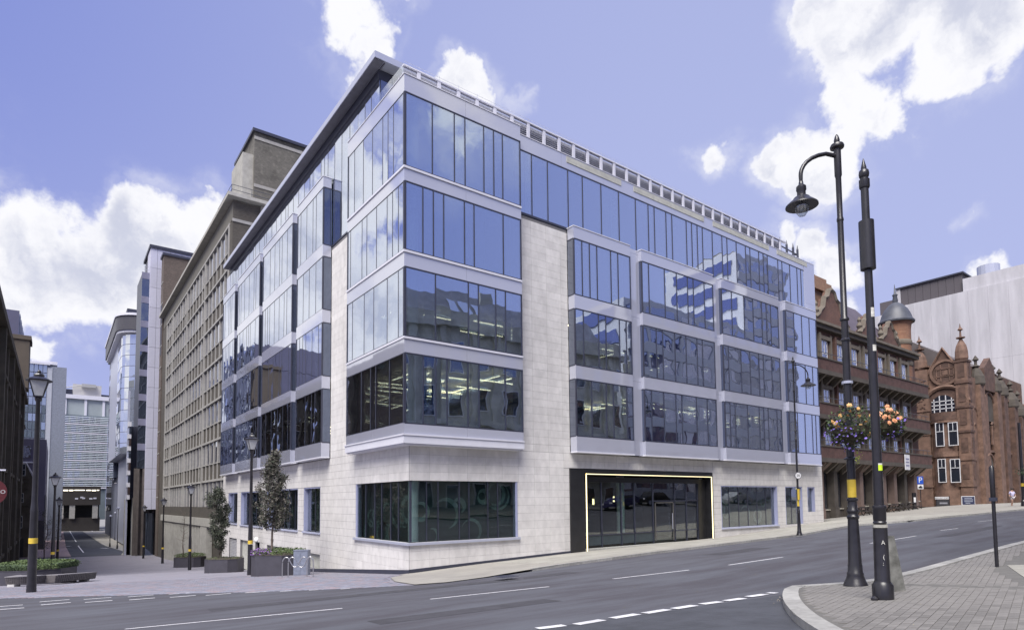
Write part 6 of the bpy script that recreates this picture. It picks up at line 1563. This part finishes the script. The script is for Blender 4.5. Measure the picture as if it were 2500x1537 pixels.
# --- cabinet and cycle stands
p = hd(720, 1381); q = p+Vector((fw.x, fw.y, 0)).normalized()*.3
cb = thing('utility_cabinet', 'plain blue-grey steel cabinet between the largest planter and the cycle stands', 'cabinet', (q.x, q.y, H(q.x, q.y)), rz=va)
gm_ = mat('galvanised_blue', (.19, .21, .27), .5, .15, 5, metal=.2)
obj('cabinet_body', MB().box(-.37, .37, -.2, .2, -.2, 1.28), gm_, cb); obj('cabinet_door', MB().box(-.34, -.005, -.215, -.2, .06, 1.22).box(.005, .34, -.215, -.2, .06, 1.22), gm_, cb); obj('cabinet_lid', MB().box(-.39, .39, -.22, .22, 1.28, 1.31), gm_, cb)
steel = mat('brushed_steel', (.42, .42, .44), .28, .05, 3, metal=.85)
def stand(a, b, label):
    A, B = hh(*a), hh(*b); A.z = H(A.x, A.y); B.z = H(B.x, B.y); L_ = (B-A).length; t = thing('cycle_stand', label, 'cycle stand', A, 'wavy steel cycle stands', math.atan2(B.y-A.y, B.x-A.x))
    hh_ = .98; prof = [(0, -.2), (0, .62), (.02, .82), (.09, .94), (.17, .97), (.24, .92), (.30, .80), (.42, .56), (.50, .50), (.58, .50), (.63, .55), (.72, .78), (.78, .90), (.85, .96), (.92, .94), (.985, .82), (1.0, .62), (1.0, -.2)]
    def z_(x): return (B.z-A.z)*x
    P = [(x*L_, 0, z*hh_+z_(x)) for x, z in prof]; Q = []
    for i in range(len(P)-1):
        p0 = Vector(P[max(i-1, 0)]); p1 = Vector(P[i]); p2_ = Vector(P[i+1]); p3 = Vector(P[min(i+2, len(P)-1)])
        for k in range(4): s = k/4; Q.append(.5*((2*p1)+(p2_-p0)*s+(2*p0-5*p1+4*p2_-p3)*s*s+(3*p1-p0-3*p2_+p3)*s**3))
    Q.append(Vector(P[-1])); obj('tube', MB().tube(Q, .026, 8), steel, t, smooth=True)
stand((689, 1409), (749, 1407), 'wavy steel cycle stand nearer the planter, first of the pair'); stand((703.5, 1410), (764.5, 1408), 'wavy steel cycle stand nearer the building corner, second of the pair')
# --- hedge planter and curved bench on the left
f2 = Vector((fw.x, fw.y, 0)).normalized(); r2 = Vector((rt.x, rt.y, 0)).normalized()
_A, _B = hh(14, 1432.5), hh(208, 1417.5); _d = (_B-_A).xy.normalized(); _n = Vector((-_d.y, _d.x, 0)); p = hh(112, 1427)+_n*2.4+Vector((_d.x, _d.y, 0))*2.5
hp = planter('long low dark planter with a clipped green hedge, left side behind the curved bench', (p.x, p.y, H(p.x, p.y)), 3.2, 3.6, -3.35-H(p.x, p.y), math.atan2(_d.y, _d.x), (5200, .42, .055), 7, 1.0, group=None)
hz0 = -3.35-H(p.x, p.y)
hp['category'] = 'planter'
obj('hedge_core', MB().prism(octo(3.0, 3.4, 1.0), hz0, hz0+.3), hedge_m, hp)
hb = MB(); r = random.Random(33); leaves(hb, [(lambda a, b: (a*1.57, b*1.75, hz0+.04+r.random()*.3))(*((math.copysign(1, r.random()-.5), r.uniform(-.6, .6)) if r.random() < .5 else (r.uniform(-.5, .5), -1))) for _ in range(1500)], .05, r); obj('plants', hb, hedge_m, hp, kind='stuff')
A = hh(14, 1432.5); M = hh(112, 1427); B = hh(208, 1417.5)
bn = thing('curved_bench', 'long curved grey slatted bench in front of the hedge planter', 'bench', (M.x, M.y, H(M.x, M.y)), world=True)
wood = mat('grey_timber', (.09, .082, .085), .75, .2, 4, rnd=.08, stretch=(1, 1, 4)); wood_t = mat('pale_timber_top', (.21, .20, .21), .7, .1, 4)
def bez(s): return A*(1-s)**2+(M*2-(A+B)/2)*2*s*(1-s)+B*s*s
n = 44
for i in range(n):
    a, b = bez(i/n), bez((i+1)/n); d = (b-a).normalized(); nrm = Vector((-d.y, d.x, 0)).normalized()
    if nrm.dot(f2) < 0: nrm = -nrm
    za = H(a.x, a.y); a2, b2 = a.lerp(b, .06), b.lerp(a, .06)
    end = .12 if i in (0, n-1) else 0
    vs = [(q.x, q.y, za+zz) for q, zz in ((a2, .12), (b2, .12), (b2+nrm*.5, .12), (a2+nrm*.5, .12))]+[(q.x, q.y, za+.46) for q in (a2-nrm*.07, b2-nrm*.07, b2+nrm*.55, a2+nrm*.55)]
    obj('slat', MB().add(vs, [(0,3,2,1), (4,5,6,7), (0,1,5,4), (1,2,6,5), (2,3,7,6), (3,0,4,7)]), wood, bn)
seat = MB(); bd = MB()
for i in range(n+1):
    a = bez(i/n); d = (bez(min(i/n+.01, 1))-bez(max(i/n-.01, 0))).normalized(); nrm = Vector((-d.y, d.x, 0)).normalized()
    if nrm.dot(f2) < 0: nrm = -nrm
    za = H(a.x, a.y)
    for q, zz in ((a-nrm*.09, .463), (a+nrm*.56, .463), (a-nrm*.09, .50), (a+nrm*.56, .50)): seat.v.append((q.x, q.y, za+zz))
for i in range(n): k = 4*i; seat.f += [(k, k+1, k+5, k+4), (k+2, k+6, k+7, k+3), (k, k+4, k+6, k+2), (k+1, k+3, k+7, k+5)]; seat.m += [0]*4
seat.f += [(0, 2, 3, 1), (4*n, 4*n+1, 4*n+3, 4*n+2)]; seat.m += [0]*2
obj('seat_edge', seat, wood_t, bn)
for s in (.07, .93):
    a = bez(s); za = H(a.x, a.y); d = (bez(s+.01)-bez(s-.01)).normalized(); nrm = Vector((-d.y, d.x, 0)); nrm = nrm if nrm.dot(f2) > 0 else -nrm
    vs = []
    for zz in (-.1, .12):
        for u, v in ((-.15, -.03), (.15, -.03), (.15, .4), (-.15, .4)): q = a+d*u+nrm*v; vs.append((q.x, q.y, za+zz))
    obj('foot', MB().add(vs, [(0,3,2,1), (4,5,6,7), (0,1,5,4), (1,2,6,5), (2,3,7,6), (3,0,4,7)]), mat('bench_foot', (.5, .49, .48), .6), bn)
# --- bare street trees behind the hedge and a few posts
for i, (x, y, h, l_) in enumerate(((-12.9, 52, 6, 'dark bare street tree behind the hedge, left of the second lantern post'), (-11.6, 80, 8, 'dark bare street tree behind the hedge, right of the second lantern post'))):
    tree(l_, (x, y, H(x, y)), h, [(h*.35, .4), (h*.6, 1.3), (h*.85, .9), (h, .1)], 260, .07, ((tl2, 1),), 40+i, 'bare street trees on the left', 7)
# --- right-hand signs, tables, person
def ong(p): return Vector((p.x, p.y, H(p.x, p.y)))
p = ong(hy(2249, 1236, 2.3)); fac = math.atan2(fw.y, fw.x)-PI/2
ps = thing('parking_sign', 'blue parking sign with white P above a white car plate on a thin post', 'road sign', (p.x, p.y, H(p.x, p.y)+.1), rz=fac)
sc_ = (p-CAM).dot(fw)/F_   # metres per photo pixel there
obj('post', MB().lathe([(.04, 0), (.04, 78*sc_)], 8), cast, ps)
obj('sign_plate', MB().box(-7.5*sc_, 7.5*sc_, -.06, -.03, 60*sc_, 79*sc_), mat('sign_blue', (.02, .07, .38), .4), ps); obj('car_plate', MB().box(-7*sc_, 7*sc_, -.06, -.03, 48*sc_, 59*sc_), wsash, ps)
text('lettering', 'P', 19*sc_, wsash, ps, (0, -.065, 69.5*sc_), (PI/2, 0, 0)); obj('car_symbol', MB().add([(a*sc_, -.066, b*sc_) for a, b in ((-5, 50), (5, 50), (5, 53), (3, 53.5), (1.8, 56), (-1.8, 56), (-3.2, 53.5), (-5, 53))], [tuple(range(8))]), black, ps)
p = ong(hx(2300, 1233, XT-3.0)); sn = thing('street_name_sign', 'long white street name sign on two short black legs before the terracotta building', 'street sign', (p.x, p.y, H(p.x, p.y)+.1), rz=fac); sc_ = (p-CAM).dot(fw)/F_
obj('sign_plate', MB().box(-17*sc_, 17*sc_, -.05, -.02, 19*sc_, 24.5*sc_), wsash, sn); obj('leg', MB().box(-14*sc_, -12.6*sc_, -.04, .04, 0, 19*sc_), cast, sn); obj('leg', MB().box(17.2*sc_, 18.8*sc_, -.04, .04, 0, 26*sc_), cast, sn)
obj('lower_board', MB().box(-13*sc_, 17*sc_, -.02, .02, 3*sc_, 18*sc_), mat('board_black', (.03, .03, .035), .6), sn)
obj('board_text', MB().box(-6*sc_, 13*sc_, -.04, -.025, 7*sc_, 11*sc_), mat('board_grey', (.22, .22, .25), .6), sn)
text('lettering', 'MARGARET STREET', 4.0*sc_, black, sn, (0, -.055, 21.7*sc_), (PI/2, 0, 0))
p = ong(hx(2364, 1228, XT-1.6)); ad = thing('advertising_board', 'dark blue notice board with a white frame leaning on the terracotta building plinth', 'notice board', (p.x, p.y, H(p.x, p.y)+.12), rz=fac+.05); sc_ = (p-CAM).dot(fw)/F_
obj('frame', MB().box(-17*sc_, 17*sc_, -.03, .03, 0, 22*sc_), wsash, ad); obj('board', MB().box(-15.6*sc_, 15.6*sc_, -.05, -.03, 1.5*sc_, 20.5*sc_), mat('board_navy', (.025, .03, .07), .5), ad)
for i, (a, b) in enumerate(((-10, 9), (-11, 12), (-11, 11), (-8, 4))): block('text_line', (a*sc_, b*sc_, -.056, -.051, (16-4*i)*sc_, (18-4*i)*sc_), mat('board_text_grey', (.25, .27, .33), .6), ad)
p = ong(hy(2233, 1238, 2.9)); mp_ = thing('menu_post', 'black post with a small white notice beside the outdoor tables', 'post', (p.x, p.y, H(p.x, p.y)+.1), rz=fac); sc_ = (p-CAM).dot(fw)/F_
obj('post', MB().box(-4*sc_, 4*sc_, -.08, .08, 0, 40*sc_), cast, mp_); obj('notice_plate', MB().box(-2.6*sc_, 2.6*sc_, -.10, -.085, 17*sc_, 29*sc_), wsash, mp_)
tb = mat('dark_table', (.04, .033, .03), .6, .3, 3)
tabs = [(2098, 1254, 'outdoor table left of the plain iron post'), (2120, 1252, 'outdoor table just behind the plain iron post'), (2172, 1246, 'outdoor table right of the plain iron post'), (2196, 1243, 'outdoor table between its two neighbours on the right'), (2218, 1240, 'outdoor table nearest the menu post')]
pt_ = None
for x, y, l_ in tabs:
    p = ong(hy(x, y, 2.6)); loc = (p.x, p.y, H(p.x, p.y)+.11)
    if pt_ is None:
        pt_ = thing('picnic_table', 'dark '+l_, 'table', loc, 'outdoor tables before the brick hotel'); obj('tabletop', MB().box(-.9, .9, -.4, .4, .72, .78), tb, pt_)
        for s in (-1, 1): obj('bench', MB().box(-.9, .9, s*.75-.14, s*.75+.14, .42, .47), tb, pt_)
        for s in (-1, 1): obj('leg', MB().tube([(s*.7, -.7, 0), (s*.7, -.2, .74)], .05, 5).tube([(s*.7, .7, 0), (s*.7, .2, .74)], .05, 5).box(s*.7-.04, s*.7+.04, -.8, .8, .36, .42), tb, pt_)
    else: t = dup(pt_); t['label'] = 'dark '+l_; t.location = loc
p = ong(hy(2082, 1257, 3.4)); bb2 = thing('blue_bin', 'small blue box standing at the brick hotel front left of the yellow band', 'box', (p.x, p.y, H(p.x, p.y)+.1)); obj('box_body', MB().box(-.3, .3, -.3, .3, 0, .9), mat('bin_blue', (.07, .10, .16), .6), bb2); obj('box_lid', MB().box(-.33, .33, -.33, .33, .9, 1.0), mat('bin_lid', (.2, .25, .3), .6), bb2)
# far right lamp base with basket foliage at the edge
p = ong(at_depth(2499, 1226, 58)); fp = thing('street_lamp', 'black lamp post with a yellow band and hanging foliage, cut by the right edge', 'street lamp', (p.x, p.y, H(p.x, p.y)+.1))
obj('pole', MB().lathe([(.22, 0), (.18, .5), (.13, .6), (.12, 8)], 10), cast, fp); obj('yellow_band', MB().lathe([(.135, 1.9), (.135, 2.2)], 10), yel, fp)
mb = MB(); r = random.Random(2); leaves(mb, [(r.gauss(-.6, .35), r.gauss(-.5, .3), 3.2+r.gauss(0, .2)) for _ in range(260)], .09, r); obj('foliage', mb, leafd, fp, kind='stuff')
# --- the walker
p = ong(at_depth(2472, 1226, 60)); hgt = 43*(p-CAM).dot(fw)/F_
pe = thing('person', 'walker in pale lilac shirt and shorts seen from behind on the far right pavement', 'person', (p.x, p.y, H(p.x, p.y)+.11), rz=fac)
def skin(name, pts, edges, rad, m, parent, root=0, lev=1):
    me = bpy.data.meshes.new(name); me.from_pydata(pts, edges, []); o = bpy.data.objects.new(name, me); COL.objects.link(o)
    md = o.modifiers.new('s', 'SKIN'); sd_ = me.skin_vertices[0].data
    for i, r_ in enumerate(rad): sd_[i].radius = (r_, r_); sd_[i].use_root = (i == root)
    o.modifiers.new('u', 'SUBSURF').levels = lev; o.modifiers['u'].render_levels = lev
    bpy.context.view_layer.update(); ev = o.evaluated_get(bpy.context.evaluated_depsgraph_get()); m2 = bpy.data.meshes.new_from_object(ev); bpy.data.objects.remove(o)
    m2.materials.clear(); m2.materials.append(m); m2.polygons.foreach_set('use_smooth', [True]*len(m2.polygons)); o2 = link(name, m2, parent); return o2
k = hgt/1.75; skn = mat('skin', (.42, .26, .20), .6)
V_ = [(0, 0, .93), (0, 0, 1.12), (0, 0, 1.38), (0, 0, 1.47), (0, -.02, 1.60), (-.09, 0, .90), (-.10, -.10, .50), (-.10, .05, .07), (-.10, -.09, .04), (.09, 0, .90), (.10, .06, .50), (.10, .20, .10), (.10, .08, .05),
      (-.19, 0, 1.40), (-.25, .06, 1.12), (-.25, -.06, .88), (.19, 0, 1.40), (.25, -.05, 1.12), (.25, -.14, .89), (0, -.01, 1.70)]
E_ = [(0, 1), (1, 2), (2, 3), (3, 4), (4, 19), (0, 5), (5, 6), (6, 7), (7, 8), (0, 9), (9, 10), (10, 11), (11, 12), (2, 13), (13, 14), (14, 15), (2, 16), (16, 17), (17, 18)]
Rr = [.15, .13, .15, .06, .09, .09, .06, .04, .035, .09, .06, .04, .035, .06, .042, .032, .06, .042, .032, .07]
skin('body', [(a*k, b*k, c*k) for a, b, c in V_], E_, [r_*k for r_ in Rr], skn, pe)
skin('shirt', [(a*k, b*k, c*k) for a, b, c in [(0, 0, .90), (0, 0, 1.12), (0, 0, 1.36), (-.19, 0, 1.39), (-.25, .05, 1.15), (.19, 0, 1.39), (.25, -.04, 1.15)]], [(0, 1), (1, 2), (2, 3), (3, 4), (2, 5), (5, 6)], [r_*k for r_ in (.18, .165, .175, .08, .065, .08, .065)], mat('lilac_shirt', (.50, .47, .66), .8), pe)
skin('shorts', [(a*k, b*k, c*k) for a, b, c in [(0, 0, .94), (-.09, 0, .86), (-.1, -.06, .62), (.09, 0, .86), (.1, .04, .62)]], [(0, 1), (1, 2), (0, 3), (3, 4)], [r_*k for r_ in (.165, .11, .09, .11, .09)], mat('pale_shorts', (.45, .42, .45), .8), pe)
obj('hair', MB().lathe([(.085*k, 1.60*k), (.10*k, 1.66*k), (.09*k, 1.73*k), (.03*k, 1.77*k)], 10, (0, -.01, 0)), mat('dark_hair', (.03, .022, .018), .8), pe, smooth=True)
# litter and grit by the near kerb
gr = MB(); r = random.Random(6)
for i in range(60):
    s = r.random(); a = Vector((-1.1, -17.9)).lerp(Vector((-5.5, -21.6)), s); x = a.x-r.random()**2*.5; y = a.y+r.random()**2*.25; z = H(x, y)+.013; q = r.uniform(.006, .03)
    gr.add([(x-q, y, z), (x, y-q*.6, z+.004), (x+q, y, z), (x, y+q*.5, z+q*.5)], [(0, 1, 2, 3)])
o = obj('leaf_litter', gr, mat('litter', (.30, .26, .20), .9, .5, 3), kind='stuff'); tag(o, 'scattered dry leaves and grit in the gutter of the near kerb', 'litter')
